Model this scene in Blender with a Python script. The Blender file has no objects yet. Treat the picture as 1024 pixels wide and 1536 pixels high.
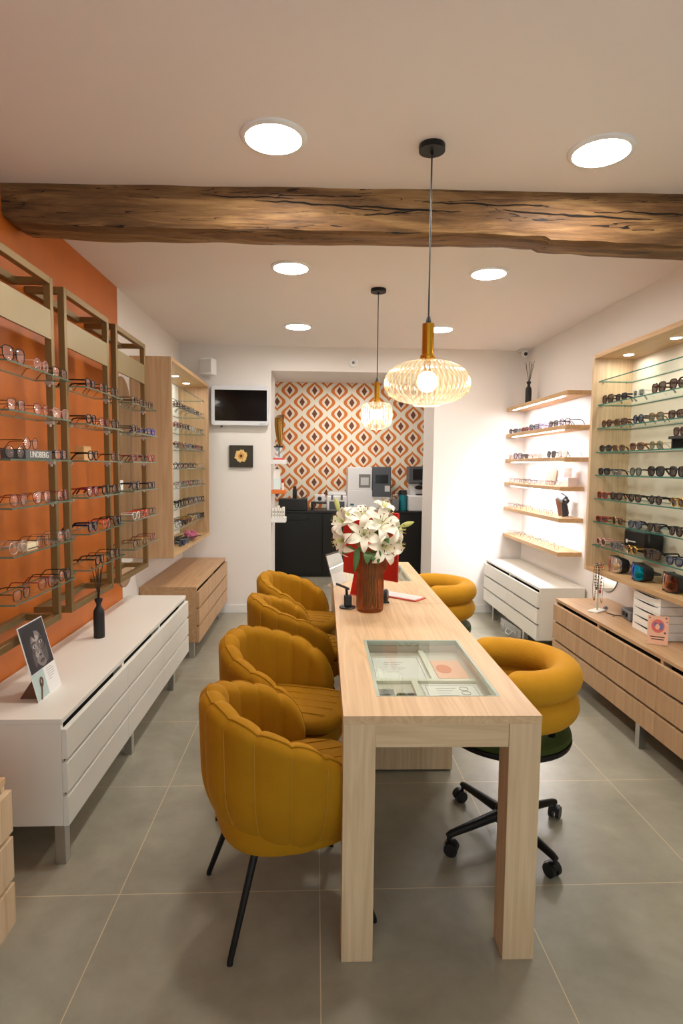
import bpy, bmesh, math, random
from mathutils import Vector, Matrix, noise
random.seed(7)
PI = math.pi
SC = bpy.context.scene
COL = SC.collection

# ------------------------------------------------------------------ colours and node helpers
def lin(r, g, b):
    def f(c):
        c /= 255.0
        return c / 12.92 if c <= .04045 else ((c + .055) / 1.055) ** 2.4
    return (f(r), f(g), f(b), 1.0)

class N:
    """thin wrapper over a material's node tree"""
    def __init__(s, name):
        s.mat = bpy.data.materials.new(name)
        s.mat.use_nodes = True
        s.t = s.mat.node_tree
        s.t.nodes.clear()
        s.out = s.t.nodes.new('ShaderNodeOutputMaterial')
    def n(s, typ, **kw):
        nd = s.t.nodes.new(typ)
        for k, v in kw.items():
            if k == 'ins':
                for kk, vv in v.items():
                    if hasattr(vv, 'is_output') or isinstance(vv, bpy.types.NodeSocket):
                        s.t.links.new(vv, nd.inputs[kk])
                    else:
                        nd.inputs[kk].default_value = vv
            else:
                setattr(nd, k, v)
        return nd
    def m(s, op, a, b=None, c=None, clamp=False):
        nd = s.t.nodes.new('ShaderNodeMath')
        nd.operation = op
        nd.use_clamp = clamp
        for i, v in enumerate((a, b, c)):
            if v is None: continue
            if isinstance(v, bpy.types.NodeSocket): s.t.links.new(v, nd.inputs[i])
            else: nd.inputs[i].default_value = v
        return nd.outputs[0]
    def mix(s, fac, a, b):
        nd = s.t.nodes.new('ShaderNodeMix')
        nd.data_type = 'RGBA'
        for key, v in ((0, fac), (6, a), (7, b)):
            if isinstance(v, bpy.types.NodeSocket): s.t.links.new(v, nd.inputs[key])
            else: nd.inputs[key].default_value = v
        return nd.outputs[2]
    def coord(s, which='Object'):
        return s.n('ShaderNodeTexCoord').outputs[which]
    def mapped(s, scale, which='Object', loc=(0, 0, 0)):
        return s.n('ShaderNodeMapping', ins={'Vector': s.coord(which), 'Scale': scale, 'Location': loc}).outputs[0]
    def noise(s, vec, scale=1, detail=4, rough=.5, dist=0):
        return s.n('ShaderNodeTexNoise', ins={'Vector': vec, 'Scale': scale, 'Detail': detail, 'Roughness': rough, 'Distortion': dist}).outputs[0]
    def ramp(s, fac, stops):
        nd = s.t.nodes.new('ShaderNodeValToRGB')
        s.t.links.new(fac, nd.inputs[0])
        e = nd.color_ramp.elements
        while len(e) > 1: e.remove(e[0])
        e[0].position, e[0].color = stops[0]
        for p, c in stops[1:]:
            k = e.new(p); k.color = c
        return nd.outputs[0]
    def bump(s, h, strength=.3, dist=.01):
        return s.n('ShaderNodeBump', ins={'Height': h, 'Strength': strength, 'Distance': dist}).outputs[0]
    def bsdf(s, **kw):
        nd = s.n('ShaderNodeBsdfPrincipled', ins=kw)
        s.t.links.new(nd.outputs[0], s.out.inputs[0])
        return nd
    def surf(s, sock):
        s.t.links.new(sock, s.out.inputs[0])
        return s.mat

def plain(name, col, rough=.5, metal=0.0, spec=.5, var=.04, vscale=6, **kw):
    """a procedural plain surface: slight tone variation from noise"""
    q = N(name)
    if var > 0:
        nz = q.noise(q.coord(), vscale, 3)
        a = tuple(max(0, c * (1 - var)) for c in col[:3]) + (1,)
        b = tuple(min(1, c * (1 + var)) for c in col[:3]) + (1,)
        c = q.mix(nz, a, b)
    else: c = col
    q.bsdf(**{'Base Color': c, 'Roughness': rough, 'Metallic': metal, 'Specular IOR Level': spec, **kw})
    return q.mat

def emit(name, col, s):
    q = N(name)
    return q.surf(q.n('ShaderNodeEmission', ins={'Color': col, 'Strength': s}).outputs[0])

def thin_glass(name, tint, refl=.06, rough=0.0, edge=.55, grey=0.0, gcol=None):
    """thin clear pane: tinted see-through plus a mirror layer growing towards grazing view"""
    q = N(name)
    tr = q.n('ShaderNodeBsdfTransparent', ins={'Color': tint}).outputs[0]
    gl = q.n('ShaderNodeBsdfGlossy', ins={'Color': (1, 1, 1, 1), 'Roughness': rough}).outputs[0]
    fr = q.n('ShaderNodeLayerWeight', ins={'Blend': .35}).outputs['Facing']
    f = q.m('ADD', q.m('MULTIPLY', q.m('POWER', fr, 4.0), edge), refl, clamp=True)
    base = tr
    if grey > 0:
        df = q.n('ShaderNodeBsdfDiffuse', ins={'Color': gcol or (.1, .1, .1, 1)}).outputs[0]
        base = q.n('ShaderNodeMixShader', ins={0: grey, 1: tr, 2: df}).outputs[0]
    return q.surf(q.n('ShaderNodeMixShader', ins={0: f, 1: base, 2: gl}).outputs[0])

def oak(name, light, dark, axis, rough=.45, fine=60):
    q = N(name)
    sc = {'x': (1.2, fine, fine), 'y': (fine, 1.2, fine), 'z': (fine, fine, 1.2)}[axis]
    v = q.mapped(sc)
    n1 = q.noise(v, 1.0, 6, .6, .4)
    sc2 = {'x': (.5, 9, 9), 'y': (9, .5, 9), 'z': (9, 9, .5)}[axis]
    n2 = q.noise(q.mapped(sc2, loc=(3, 1, 2)), 1.0, 3, .5, 1.2)
    w = q.m('FRACT', q.m('MULTIPLY', n2, 7.0))
    w = q.m('ABSOLUTE', q.m('SUBTRACT', w, .5))
    fac = q.m('ADD', q.m('MULTIPLY', n1, .75), q.m('MULTIPLY', w, .5), clamp=True)
    c = q.ramp(fac, [(.25, dark), (.75, light)])
    q.bsdf(**{'Base Color': c, 'Roughness': rough, 'Specular IOR Level': .35, 'Normal': q.bump(n1, .06, .002)})
    return q.mat

M = {}
def build_materials():
    # setting
    M['ceiling'] = plain('ceiling_paint', lin(235, 228, 225), .9, var=.015, vscale=1)
    M['wall'] = plain('white_wall_paint', lin(232, 227, 223), .85, var=.015, vscale=1.2)
    M['skirting'] = plain('skirting_paint', lin(230, 228, 226), .5, var=.01)
    q = N('orange_wall_paint')
    nz = q.noise(q.mapped((1, 9, .6)), 1, 4)
    q.bsdf(**{'Base Color': q.mix(nz, lin(184, 98, 30), lin(200, 109, 36)), 'Roughness': .42, 'Specular IOR Level': .4})
    M['orange'] = q.mat
    # floor tiles 0.708 m with pale joints
    q = N('floor_tile')
    co = q.n('ShaderNodeSeparateXYZ', ins={0: q.coord()})
    def joint(o, off):
        f = q.m('FRACT', q.m('ADD', q.m('DIVIDE', q.m('SUBTRACT', o, off), .708), 20.5))
        return q.m('LESS_THAN', q.m('ABSOLUTE', q.m('SUBTRACT', f, .5)), .0023)
    j = q.m('MAXIMUM', joint(co.outputs[0], -.683), joint(co.outputs[1], 2.004))
    n1 = q.noise(q.coord(), 2.2, 5, .6, .6)
    n2 = q.noise(q.coord(), 11, 6, .65)
    nz = q.m('ADD', q.m('MULTIPLY', n1, .7), q.m('MULTIPLY', n2, .3))
    tile = q.ramp(nz, [(.33, lin(137, 132, 116)), (.66, lin(163, 158, 141))])
    c = q.mix(j, tile, lin(206, 188, 158))
    q.bsdf(**{'Base Color': c, 'Roughness': q.m('ADD', .34, q.m('MULTIPLY', j, .4)), 'Specular IOR Level': .45,
              'Normal': q.bump(q.m('SUBTRACT', 1.0, j), .25, .002)})
    M['floor'] = q.mat
    # wallpaper: staggered onion medallions
    q = N('retro_wallpaper')
    co = q.n('ShaderNodeSeparateXYZ', ins={0: q.coord()})
    PX, PZ, X0, Z0 = .357, .328, -.376, 2.595
    def lattice(ox, oz):
        u = q.m('ABSOLUTE', q.m('SUBTRACT', q.m('FRACT', q.m('ADD', q.m('DIVIDE', q.m('SUBTRACT', co.outputs[0], X0 + ox), PX), 40.5)), .5))
        w = q.m('ABSOLUTE', q.m('SUBTRACT', q.m('FRACT', q.m('ADD', q.m('DIVIDE', q.m('SUBTRACT', co.outputs[2], Z0 + oz), PZ), 40.5)), .5))
        hw = q.m('MULTIPLY', q.m('POWER', q.m('MAXIMUM', q.m('MULTIPLY', q.m('ADD', q.m('COSINE', q.m('MULTIPLY', q.m('MINIMUM', w, .43), PI / .43)), 1.0), .5), 0.0), .85), .335)
        outer = q.m('LESS_THAN', u, hw)
        inn = q.m('LESS_THAN', u, q.m('MULTIPLY', q.m('POWER', q.m('MAXIMUM', q.m('MULTIPLY', q.m('ADD', q.m('COSINE', q.m('MULTIPLY', q.m('MINIMUM', w, .305), PI / .305)), 1.0), .5), 0.0), .8), .20))
        dia = q.m('LESS_THAN', u, q.m('MULTIPLY', q.m('SUBTRACT', 1.0, q.m('DIVIDE', w, .19)), .11))
        return outer, inn, dia
    a = lattice(0, 0); b = lattice(PX / 2, PZ / 2)
    outer = q.m('MAXIMUM', a[0], b[0]); inn = q.m('MAXIMUM', a[1], b[1]); dia = q.m('MAXIMUM', a[2], b[2])
    c = q.mix(outer, lin(238, 232, 214), lin(214, 122, 52))
    c = q.mix(inn, c, lin(240, 226, 204))
    c = q.mix(dia, c, lin(112, 66, 48))
    q.bsdf(**{'Base Color': c, 'Roughness': .7})
    M['wallpaper'] = q.mat
    # woods
    M['oak_y'] = oak('light_oak_along', lin(217, 186, 147), lin(194, 158, 118), 'y')
    M['oak_x'] = oak('light_oak_across', lin(219, 192, 158), lin(194, 163, 126), 'x')
    M['oak_z'] = oak('light_oak_upright', lin(219, 192, 158), lin(196, 165, 128), 'z')
    M['bo_y'] = oak('brown_oak_along', lin(198, 162, 124), lin(172, 134, 96), 'y')
    M['bo_z'] = oak('brown_oak_upright', lin(195, 160, 124), lin(170, 133, 96), 'z')
    M['shelf_oak'] = oak('shelf_oak', lin(201, 165, 122), lin(178, 141, 98), 'y')
    q = N('old_beam_wood')
    v = q.mapped((1.6, 14, 14))
    n1 = q.noise(v, 1.0, 8, .62, .7)
    n2 = q.noise(q.mapped((1.1, 2.5, 2.5), loc=(4, 0, 0)), 1.0, 3)
    n3 = q.noise(q.mapped((3.5, 60, 60), loc=(1, 2, 0)), 1.0, 4, .7, .5)
    c1 = q.ramp(n1, [(.3, lin(58, 39, 24)), (.5, lin(120, 86, 52)), (.7, lin(186, 148, 96))])
    c2 = q.ramp(n3, [(.35, lin(66, 45, 29)), (.6, lin(146, 108, 66))])
    c = q.mix(q.m('MULTIPLY', n2, .7), c1, c2)
    crack = q.noise(q.mapped((.9, 16, 22), loc=(7, 3, 5)), 1.0, 3, .55, 1.0)
    cr = q.m('LESS_THAN', q.m('ABSOLUTE', q.m('SUBTRACT', crack, .56)), .006)
    c = q.mix(cr, c, lin(22, 14, 10))
    h = q.m('SUBTRACT', q.m('ADD', n1, q.m('MULTIPLY', n3, .6)), q.m('MULTIPLY', cr, .8))
    q.bsdf(**{'Base Color': c, 'Roughness': .62, 'Specular IOR Level': .35, 'Normal': q.bump(h, .7, .012)})
    M['beam'] = q.mat
    M['crack'] = plain('deep_split_wood', lin(20, 13, 9), .95, var=.2)
    # lacquers, metals
    M['white_lacquer'] = plain('white_lacquer', lin(228, 225, 216), .38, var=.01)
    M['recess_shade'] = plain('recess_shade_paint', lin(20, 17, 15), .8, var=.05)  # near-black colour standing in for the shade inside slots and gaps
    M['chrome'] = plain('brushed_chrome', lin(200, 200, 200), .28, 1.0, var=.03, vscale=30)
    M['gold'] = plain('olive_gold_metal', lin(132, 108, 66), .42, .55, var=.04)
    M['header'] = plain('champagne_panel', lin(146, 128, 90), .42, .4, var=.03)
    M['brass'] = plain('polished_brass', lin(214, 160, 52), .22, 1.0, var=.04)
    M['black_metal'] = plain('black_metal', lin(18, 18, 19), .42, .3, var=.1)
    M['black_plastic'] = plain('black_plastic', lin(24, 24, 26), .4, var=.1)
    M['black_counter'] = plain('black_laminate', lin(13, 12, 12), .35, var=.1)
    M['white_plastic'] = plain('white_plastic', lin(232, 232, 232), .4, var=.01)
    M['grey_plastic'] = plain('grey_plastic', lin(112, 114, 118), .45, var=.04)
    M['dark_grey'] = plain('dark_grey_plastic', lin(78, 82, 88), .4, var=.05)
    M['light_grey'] = plain('light_grey_plastic', lin(204, 204, 202), .45, var=.02)
    M['screen'] = plain('dark_screen', lin(8, 8, 10), .12, var=.1)
    M['silver_frame'] = plain('pale_silver_bezel', lin(222, 224, 230), .3, .1, var=.01)
    # upholstery
    def velvet(name, a, b, sheen, bumps=120, st=.12):
        q = N(name)
        n1 = q.noise(q.coord(), 7, 4, .6)
        n2 = q.noise(q.coord(), bumps, 3)
        q.bsdf(**{'Base Color': q.mix(n1, a, b), 'Roughness': .8, 'Specular IOR Level': .15,
                  'Sheen Weight': .28, 'Sheen Roughness': .35, 'Sheen Tint': sheen, 'Normal': q.bump(n2, st, .003)})
        return q.mat
    M['mustard'] = velvet('mustard_velvet', lin(154, 105, 10), lin(174, 123, 18), lin(240, 190, 90))
    M['mustard_seat'] = velvet('mustard_seat_velvet', lin(148, 101, 9), lin(168, 118, 16), lin(240, 190, 90))
    M['boucle'] = velvet('yellow_cord', lin(188, 132, 26), lin(206, 150, 40), lin(250, 210, 120), 260, .35)
    M['green'] = velvet('olive_green_velvet', lin(52, 62, 24), lin(66, 76, 34), lin(120, 140, 80))
    # glass
    M['shelf_glass'] = thin_glass('shelf_glass', (.93, .965, .95, 1), .03, 0, .4)
    M['glass_edge'] = plain('green_glass_edge', lin(52, 112, 100), .15, var=.08)
    M['glass_edge_dark'] = plain('dim_glass_edge', lin(96, 112, 96), .15, var=.08)
    M['case_glass'] = thin_glass('case_glass', (.93, .96, .95, 1), .07, 0, .7)
    M['case_trim'] = plain('pale_green_glass_trim', lin(176, 186, 172), .2, var=.03)
    M['window_glass'] = thin_glass('window_glass', (.97, .98, .98, 1), .04)
    for key, ribs in (('lamp_glass_wide', 48), ('lamp_glass_drum', 30)):
        q = N('ribbed_lamp_glass')
        xy = q.n('ShaderNodeSeparateXYZ', ins={0: q.coord()})
        ang = q.m('ARCTAN2', xy.outputs[1], xy.outputs[0])
        rib = q.m('POWER', q.m('ABSOLUTE', q.m('COSINE', q.m('MULTIPLY', ang, ribs / 2))), 2.5)     # tint stripes along each rib, painted in for refracted bright and dark lines
        tint = q.mix(rib, (1.0, .98, .93, 1), (.70, .50, .25, 1))
        tr = q.n('ShaderNodeBsdfTransparent', ins={'Color': tint}).outputs[0]
        gl = q.n('ShaderNodeBsdfGlossy', ins={'Color': (1, .93, .78, 1), 'Roughness': .10}).outputs[0]
        tl = q.n('ShaderNodeBsdfTranslucent', ins={'Color': (1, .95, .84, 1)}).outputs[0]
        fr = q.n('ShaderNodeLayerWeight', ins={'Blend': .5}).outputs['Facing']
        a = q.n('ShaderNodeMixShader', ins={0: q.m('ADD', q.m('MULTIPLY', q.m('POWER', fr, 2.0), .5), .10, clamp=True), 1: tr, 2: gl}).outputs[0]
        M[key] = q.surf(q.n('ShaderNodeMixShader', ins={0: .07, 1: a, 2: tl}).outputs[0])
    q = N('amber_vase_glass')
    tr = q.n('ShaderNodeBsdfTransparent', ins={'Color': (.82, .57, .34, 1)}).outputs[0]
    gl = q.n('ShaderNodeBsdfGlossy', ins={'Color': (1, .9, .8, 1), 'Roughness': .08}).outputs[0]
    df = q.n('ShaderNodeBsdfDiffuse', ins={'Color': lin(140, 74, 26)}).outputs[0]
    fr = q.n('ShaderNodeLayerWeight', ins={'Blend': .45}).outputs['Facing']
    a = q.n('ShaderNodeMixShader', ins={0: .13, 1: tr, 2: df}).outputs[0]
    M['amber'] = q.surf(q.n('ShaderNodeMixShader', ins={0: q.m('ADD', q.m('MULTIPLY', q.m('POWER', fr, 3.0), .4), .06, clamp=True), 1: a, 2: gl}).outputs[0])
    M['mirror'] = plain('mirror_glass', (.86, .86, .84, 1), .02, 1.0, var=0)
    # lights
    M['down'] = emit('downlight_glow', (1.0, .945, .87, 1), 66)
    M['spot'] = emit('cabinet_spot_glow', (1.0, .955, .86, 1), 80)
    M['strip'] = emit('led_strip_glow', (.93, .95, 1.0, 1), 50)
    M['bulb'] = emit('bulb_glow', (1.0, .86, .64, 1), 40)
    M['backroom'] = emit('ceiling_panel_glow', (1.0, .93, .86, 1), 12)
    # plants
    q = N('lily_petal')
    nz = q.noise(q.coord(), 40, 3)
    q.bsdf(**{'Base Color': q.mix(nz, lin(240, 234, 216), lin(250, 247, 236)), 'Roughness': .55, 'Subsurface Weight': .0})
    M['petal'] = q.mat
    M['stamen'] = plain('lily_stamen', lin(196, 200, 120), .6)
    M['anther'] = plain('lily_anther', lin(120, 66, 26), .8)
    M['leaf'] = plain('lily_leaf', lin(62, 96, 40), .45, var=.25, vscale=20)
    M['stem'] = plain('lily_stem', lin(96, 120, 58), .5, var=.15, vscale=20)
    # assorted
    M['red'] = plain('red_metal', lin(190, 34, 26), .35, .2, var=.05)
    M['pinkred'] = plain('pink_red', lin(216, 88, 78), .4, var=.03)
    M['paper'] = plain('white_paper', lin(236, 233, 226), .7, var=.01)
    M['cream'] = plain('cream_card', lin(232, 214, 178), .6, var=.03)
    M['kraft'] = plain('kraft_card', lin(206, 158, 104), .65, var=.06, vscale=20)
    M['pink_card'] = plain('salmon_card', lin(240, 184, 152), .6, var=.02)
    M['blush'] = plain('blush_box', lin(226, 206, 198), .6, var=.02)
    M['orange_plastic'] = plain('orange_plastic', lin(222, 118, 46), .45, var=.03)
    M['aluminium'] = plain('aluminium', lin(186, 188, 190), .35, .8, var=.05)
    M['ink'] = plain('printed_ink', lin(34, 32, 34), .7, var=.05)
    M['ink_grey'] = plain('grey_print', lin(128, 126, 124), .7, var=.03)
    M['rack_black'] = plain('matt_black_bottle', lin(26, 22, 20), .6, var=.1)
    M['reed'] = plain('black_reed', lin(22, 18, 16), .8, var=.1)
    M['brown_box'] = plain('brown_leather', lin(96, 58, 38), .5, var=.1)
    M['bluegreen'] = plain('teal_plastic', lin(22, 120, 132), .25, var=.05)
    M['purple_flower'] = plain('dried_flower', lin(176, 92, 118), .8, var=.2, vscale=60)
    M['tray'] = plain('display_tray', lin(206, 198, 182), .6, var=.02)
    M['trophy'] = plain('bronze_trophy', lin(150, 112, 54), .25, .9, var=.1)
    # eyewear
    ew = {'black': (16, 15, 16), 'navy': (22, 28, 52), 'tortoise': (92, 50, 24), 'brown': (64, 36, 26), 'red': (140, 32, 22),
          'wine': (120, 26, 40), 'blue': (26, 58, 170), 'clear': (214, 204, 194), 'pink': (214, 160, 150), 'grey': (96, 98, 104),
          'silver': (168, 168, 172), 'gold': (186, 146, 74), 'white': (226, 224, 218), 'amber': (128, 78, 28), 'purple': (108, 84, 140),
          'green': (92, 108, 84), 'coral': (214, 78, 54)}
    for k, c in ew.items():
        if k == 'tortoise':
            q = N('tortoise_frame')
            nz = q.noise(q.coord(), 90, 2)
            q.bsdf(**{'Base Color': q.ramp(nz, [(.42, lin(38, 20, 12)), (.62, lin(128, 70, 28))]), 'Roughness': .2})
            M['f_' + k] = q.mat
        else:
            M['f_' + k] = plain(k + '_frame', lin(*c), .25, .8 if k in ('silver', 'gold') else 0, var=.08, vscale=40)
    M['f_clear'] = thin_glass('clear_frame', (.86, .80, .76, 1), .10, .05, .4, .28, lin(214, 196, 186))
    M['l_clear'] = thin_glass('clear_lens', (.93, .92, .92, 1), .10, .0, .5, .06, lin(220, 200, 200))
    M['l_pink'] = thin_glass('pink_reflection_lens', (.95, .86, .86, 1), .20, .0, .5, .10, lin(226, 170, 180))  # clear lens; pink painted in for the orange wall's reflection
    for k, c, g in (('black', (16, 16, 18), .92), ('brown', (58, 36, 27), .87), ('green', (70, 88, 74), .8), ('blue', (48, 64, 92), .76),
                    ('purple', (104, 96, 160), .5), ('palepink', (232, 196, 190), .4), ('grey', (76, 76, 80), .78)):
        M['l_' + k] = thin_glass(k + '_lens', (.8, .78, .76, 1), .07, .0, .4, g, lin(*c))
    for k, cs in (('mirror_blue', ((0, 150, 190), (60, 70, 200), (180, 40, 160))), ('mirror_amber', ((96, 56, 40), (206, 150, 124), (104, 62, 46))),
                  ('mirror_multi', ((210, 206, 196), (206, 92, 60), (40, 120, 124)))):
        q = N(k + '_visor')
        x = q.n('ShaderNodeSeparateXYZ', ins={0: q.coord()}).outputs[1]
        f = q.m('ADD', q.m('MULTIPLY', x, 6.0), .5, clamp=True)
        c = q.ramp(f, [(.15, lin(*cs[2])), (.5, lin(*cs[1])), (.85, lin(*cs[0]))])
        q.bsdf(**{'Base Color': c, 'Roughness': .08, 'Metallic': .8})
        M[k] = q.mat

build_materials()

# ------------------------------------------------------------------ mesh helper
class MB:
    def __init__(s, off=(0, 0, 0)):
        s.v = []; s.f = []; s.mi = []; s.off = Vector(off)
    def add(s, vs, fs, m=0):
        k = len(s.v)
        s.v += [Vector(p) - s.off for p in vs]
        s.f += [tuple(i + k for i in f) for f in fs]
        s.mi += [m] * len(fs)
        return s
    def box(s, x0, y0, z0, x1, y1, z1, m=0):
        x0, x1 = min(x0, x1), max(x0, x1); y0, y1 = min(y0, y1), max(y0, y1); z0, z1 = min(z0, z1), max(z0, z1)
        vs = [(x, y, z) for z in (z0, z1) for y in (y0, y1) for x in (x0, x1)]
        return s.add(vs, [(0, 2, 3, 1), (4, 5, 7, 6), (0, 1, 5, 4), (2, 6, 7, 3), (0, 4, 6, 2), (1, 3, 7, 5)], m)
    def cbox(s, c, d, m=0, rot=None):
        k = len(s.v)
        s.box(-d[0] / 2, -d[1] / 2, -d[2] / 2, d[0] / 2, d[1] / 2, d[2] / 2, m)
        for i in range(k, len(s.v)):
            p = s.v[i] + s.off
            if rot: p = rot @ p
            s.v[i] = p + Vector(c) - s.off
        return s
    def tube(s, pts, r, n=8, m=0, closed=False, squash=None):
        pts = [Vector(p) for p in pts]
        L = len(pts)
        rs = r if isinstance(r, (list, tuple)) else [r] * L
        vs = []; prev = None
        for i, p in enumerate(pts):
            if closed: t = pts[(i + 1) % L] - pts[i - 1]
            else: t = pts[min(i + 1, L - 1)] - pts[max(i - 1, 0)]
            if t.length < 1e-9: t = Vector((0, 0, 1))
            t.normalize()
            if prev is None:
                a = Vector((0, 0, 1)) if abs(t.z) < .9 else Vector((1, 0, 0))
                u = t.cross(a).normalized()
            else:
                u = (prev - t * prev.dot(t))
                u = u.normalized() if u.length > 1e-6 else t.orthogonal().normalized()
            prev = u
            w = t.cross(u)
            for k in range(n):
                a = 2 * PI * k / n + PI / n
                vs.append(p + (u * math.cos(a) * (squash[0] if squash else 1) + w * math.sin(a) * (squash[1] if squash else 1)) * rs[i])
        fs = []
        for i in range(L if closed else L - 1):
            for k in range(n):
                a = i * n + k; b = i * n + (k + 1) % n
                c = ((i + 1) % L) * n + (k + 1) % n; d = ((i + 1) % L) * n + k
                fs.append((a, b, c, d))
        if not closed:
            fs.append(tuple(reversed(range(n)))); fs.append(tuple((L - 1) * n + k for k in range(n)))
        return s.add(vs, fs, m)
    def lathe(s, prof, n=24, m=0, c=(0, 0, 0), flute=None, cap=True):
        vs = []
        for r, z in prof:
            for k in range(n):
                a = 2 * PI * k / n
                rr = r * (1 + (flute(a, z) if flute else 0))
                vs.append((c[0] + rr * math.cos(a), c[1] + rr * math.sin(a), c[2] + z))
        fs = []
        for i in range(len(prof) - 1):
            for k in range(n):
                a = i * n + k; b = i * n + (k + 1) % n
                fs.append((a, b, b + n, a + n))
        if cap:
            fs.append(tuple(reversed(range(n)))); fs.append(tuple((len(prof) - 1) * n + k for k in range(n)))
        return s.add(vs, fs, m)
    def cyl(s, p0, p1, r, n=16, m=0):
        return s.tube([p0, p1], r, n, m)
    def grid(s, rows, m=0, closed_u=False):
        """rows: list of equal length lists of points"""
        R = len(rows); K = len(rows[0])
        vs = [p for r in rows for p in r]
        fs = []
        for i in range(R - 1):
            for k in range(K if closed_u else K - 1):
                fs.append((i * K + k, i * K + (k + 1) % K, (i + 1) * K + (k + 1) % K, (i + 1) * K + k))
        return s.add(vs, fs, m)
    def poly(s, pts, m=0):
        return s.add(pts, [tuple(range(len(pts)))], m)
    def prism(s, pts, dv, m=0):
        """pts: planar loop, dv: extrusion vector"""
        n = len(pts); dv = Vector(dv)
        vs = [Vector(p) for p in pts] + [Vector(p) + dv for p in pts]
        fs = [tuple(reversed(range(n))), tuple(range(n, 2 * n))] + [(i, (i + 1) % n, n + (i + 1) % n, n + i) for i in range(n)]
        return s.add(vs, fs, m)
    def sphere(s, c, r, n=12, k=8, m=0, sq=(1, 1, 1)):
        prof = []
        vs = [(c[0], c[1], c[2] - r * sq[2])]
        for i in range(1, k):
            a = -PI / 2 + PI * i / k
            for j in range(n):
                b = 2 * PI * j / n
                vs.append((c[0] + r * sq[0] * math.cos(a) * math.cos(b), c[1] + r * sq[1] * math.cos(a) * math.sin(b), c[2] + r * sq[2] * math.sin(a)))
        vs.append((c[0], c[1], c[2] + r * sq[2]))
        fs = [(0, 1 + (j + 1) % n, 1 + j) for j in range(n)]
        for i in range(k - 2):
            for j in range(n):
                a = 1 + i * n + j; b = 1 + i * n + (j + 1) % n
                fs.append((a, b, b + n, a + n))
        t = len(vs) - 1; o = 1 + (k - 2) * n
        fs += [(o + j, o + (j + 1) % n, t) for j in range(n)]
        return s.add(vs, fs, m)
    def xform(s, mat, start=0):
        for i in range(start, len(s.v)): s.v[i] = mat @ s.v[i]
        return s
    def mesh(s, name, mats, smooth=True, ang=38):
        me = bpy.data.meshes.new(name)
        me.from_pydata([tuple(p) for p in s.v], [], s.f)
        for mm in (mats if isinstance(mats, (list, tuple)) else [mats]): me.materials.append(M[mm] if isinstance(mm, str) else mm)
        me.polygons.foreach_set('material_index', s.mi)
        bm = bmesh.new(); bm.from_mesh(me)
        bmesh.ops.recalc_face_normals(bm, faces=bm.faces[:])
        bm.to_mesh(me); bm.free()
        if smooth:
            me.polygons.foreach_set('use_smooth', [True] * len(me.polygons))
            me.set_sharp_from_angle(angle=math.radians(ang))
        me.update()
        return me
    def build(s, name, mats, parent=None, smooth=True, bevel=0, ang=38, recalc=True):
        o = bpy.data.objects.new(name, s.mesh(name, mats, smooth, ang))
        COL.objects.link(o)
        if parent is not None: o.parent = parent
        else: o.location = s.off
        if bevel:
            b = o.modifiers.new('bevel', 'BEVEL'); b.width = bevel; b.segments = 2
            b.limit_method = 'ANGLE'; b.angle_limit = math.radians(40)
        return o

def tag(o, label=None, cat=None, group=None, kind=None):
    if label: o['label'] = label
    if cat: o['category'] = cat
    if group: o['group'] = group
    if kind: o['kind'] = kind
    return o
def thing(name, label, cat, loc=(0, 0, 0), rotz=0, group=None):
    o = bpy.data.objects.new(name, None); COL.objects.link(o)
    o.empty_display_size = .05
    o.location = loc; o.rotation_euler = (0, 0, rotz)
    return tag(o, label, cat, group)
def struct(mb, name, mats, **kw):
    o = mb.build(name, mats, None, **kw)
    o['kind'] = 'structure'
    return o
def dup(root):
    def cp(o, par):
        c = o.copy(); COL.objects.link(c); c.parent = par
        for ch in o.children: cp(ch, c)
        return c
    return cp(root, None)
def text_part(body, size, mat, parent, loc, rot, name='lettering', extrude=.0005, align='CENTER'):
    cu = bpy.data.curves.new('lettering_curve', 'FONT')
    cu.body = body; cu.size = size; cu.extrude = extrude; cu.align_x = align; cu.align_y = 'CENTER'
    tmp = bpy.data.objects.new('lettering_tmp', cu); COL.objects.link(tmp)
    dg = bpy.context.evaluated_depsgraph_get()
    me = bpy.data.meshes.new_from_object(tmp.evaluated_get(dg))
    bpy.data.objects.remove(tmp, do_unlink=True)
    me.materials.clear(); me.materials.append(M[mat])
    o = bpy.data.objects.new(name, me); COL.objects.link(o)
    o.parent = parent; o.location = loc; o.rotation_euler = rot
    return o
ORD = ['first', 'second', 'third', 'fourth', 'fifth', 'sixth', 'seventh', 'eighth', 'ninth', 'tenth', 'eleventh', 'twelfth']

# ------------------------------------------------------------------ camera
def make_camera():
    f, yaw, pitch, roll, H = 882.84, .0447059598, .0778237569, .0101352178, 1.52
    cy, sy, cp, sp = math.cos(yaw), math.sin(yaw), math.cos(pitch), math.sin(pitch)
    fwd = Vector((sy * cp, cy * cp, -sp)); right = Vector((cy, -sy, 0)); down = fwd.cross(right)
    c, s = math.cos(roll), math.sin(roll)
    r = right * c - down * s; d = right * s + down * c
    cam = bpy.data.cameras.new('camera'); o = bpy.data.objects.new('camera', cam); COL.objects.link(o)
    cam.sensor_fit = 'VERTICAL'; cam.sensor_height = 36; cam.lens = f / 1536 * 36
    cam.clip_start = .02; cam.clip_end = 60
    m = Matrix((r, -d, -fwd)).transposed().to_4x4()
    m.translation = Vector((0, 0, H)); o.matrix_world = m
    SC.camera = o
make_camera()

XL, XR, YB, ZC, YF, YE = -1.35, 2.15, 6.02, 2.71, -1.2, 8.56
OX0, OX1, OZ, OT = -.452, 1.207, 2.468, .58     # opening to the back room

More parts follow.
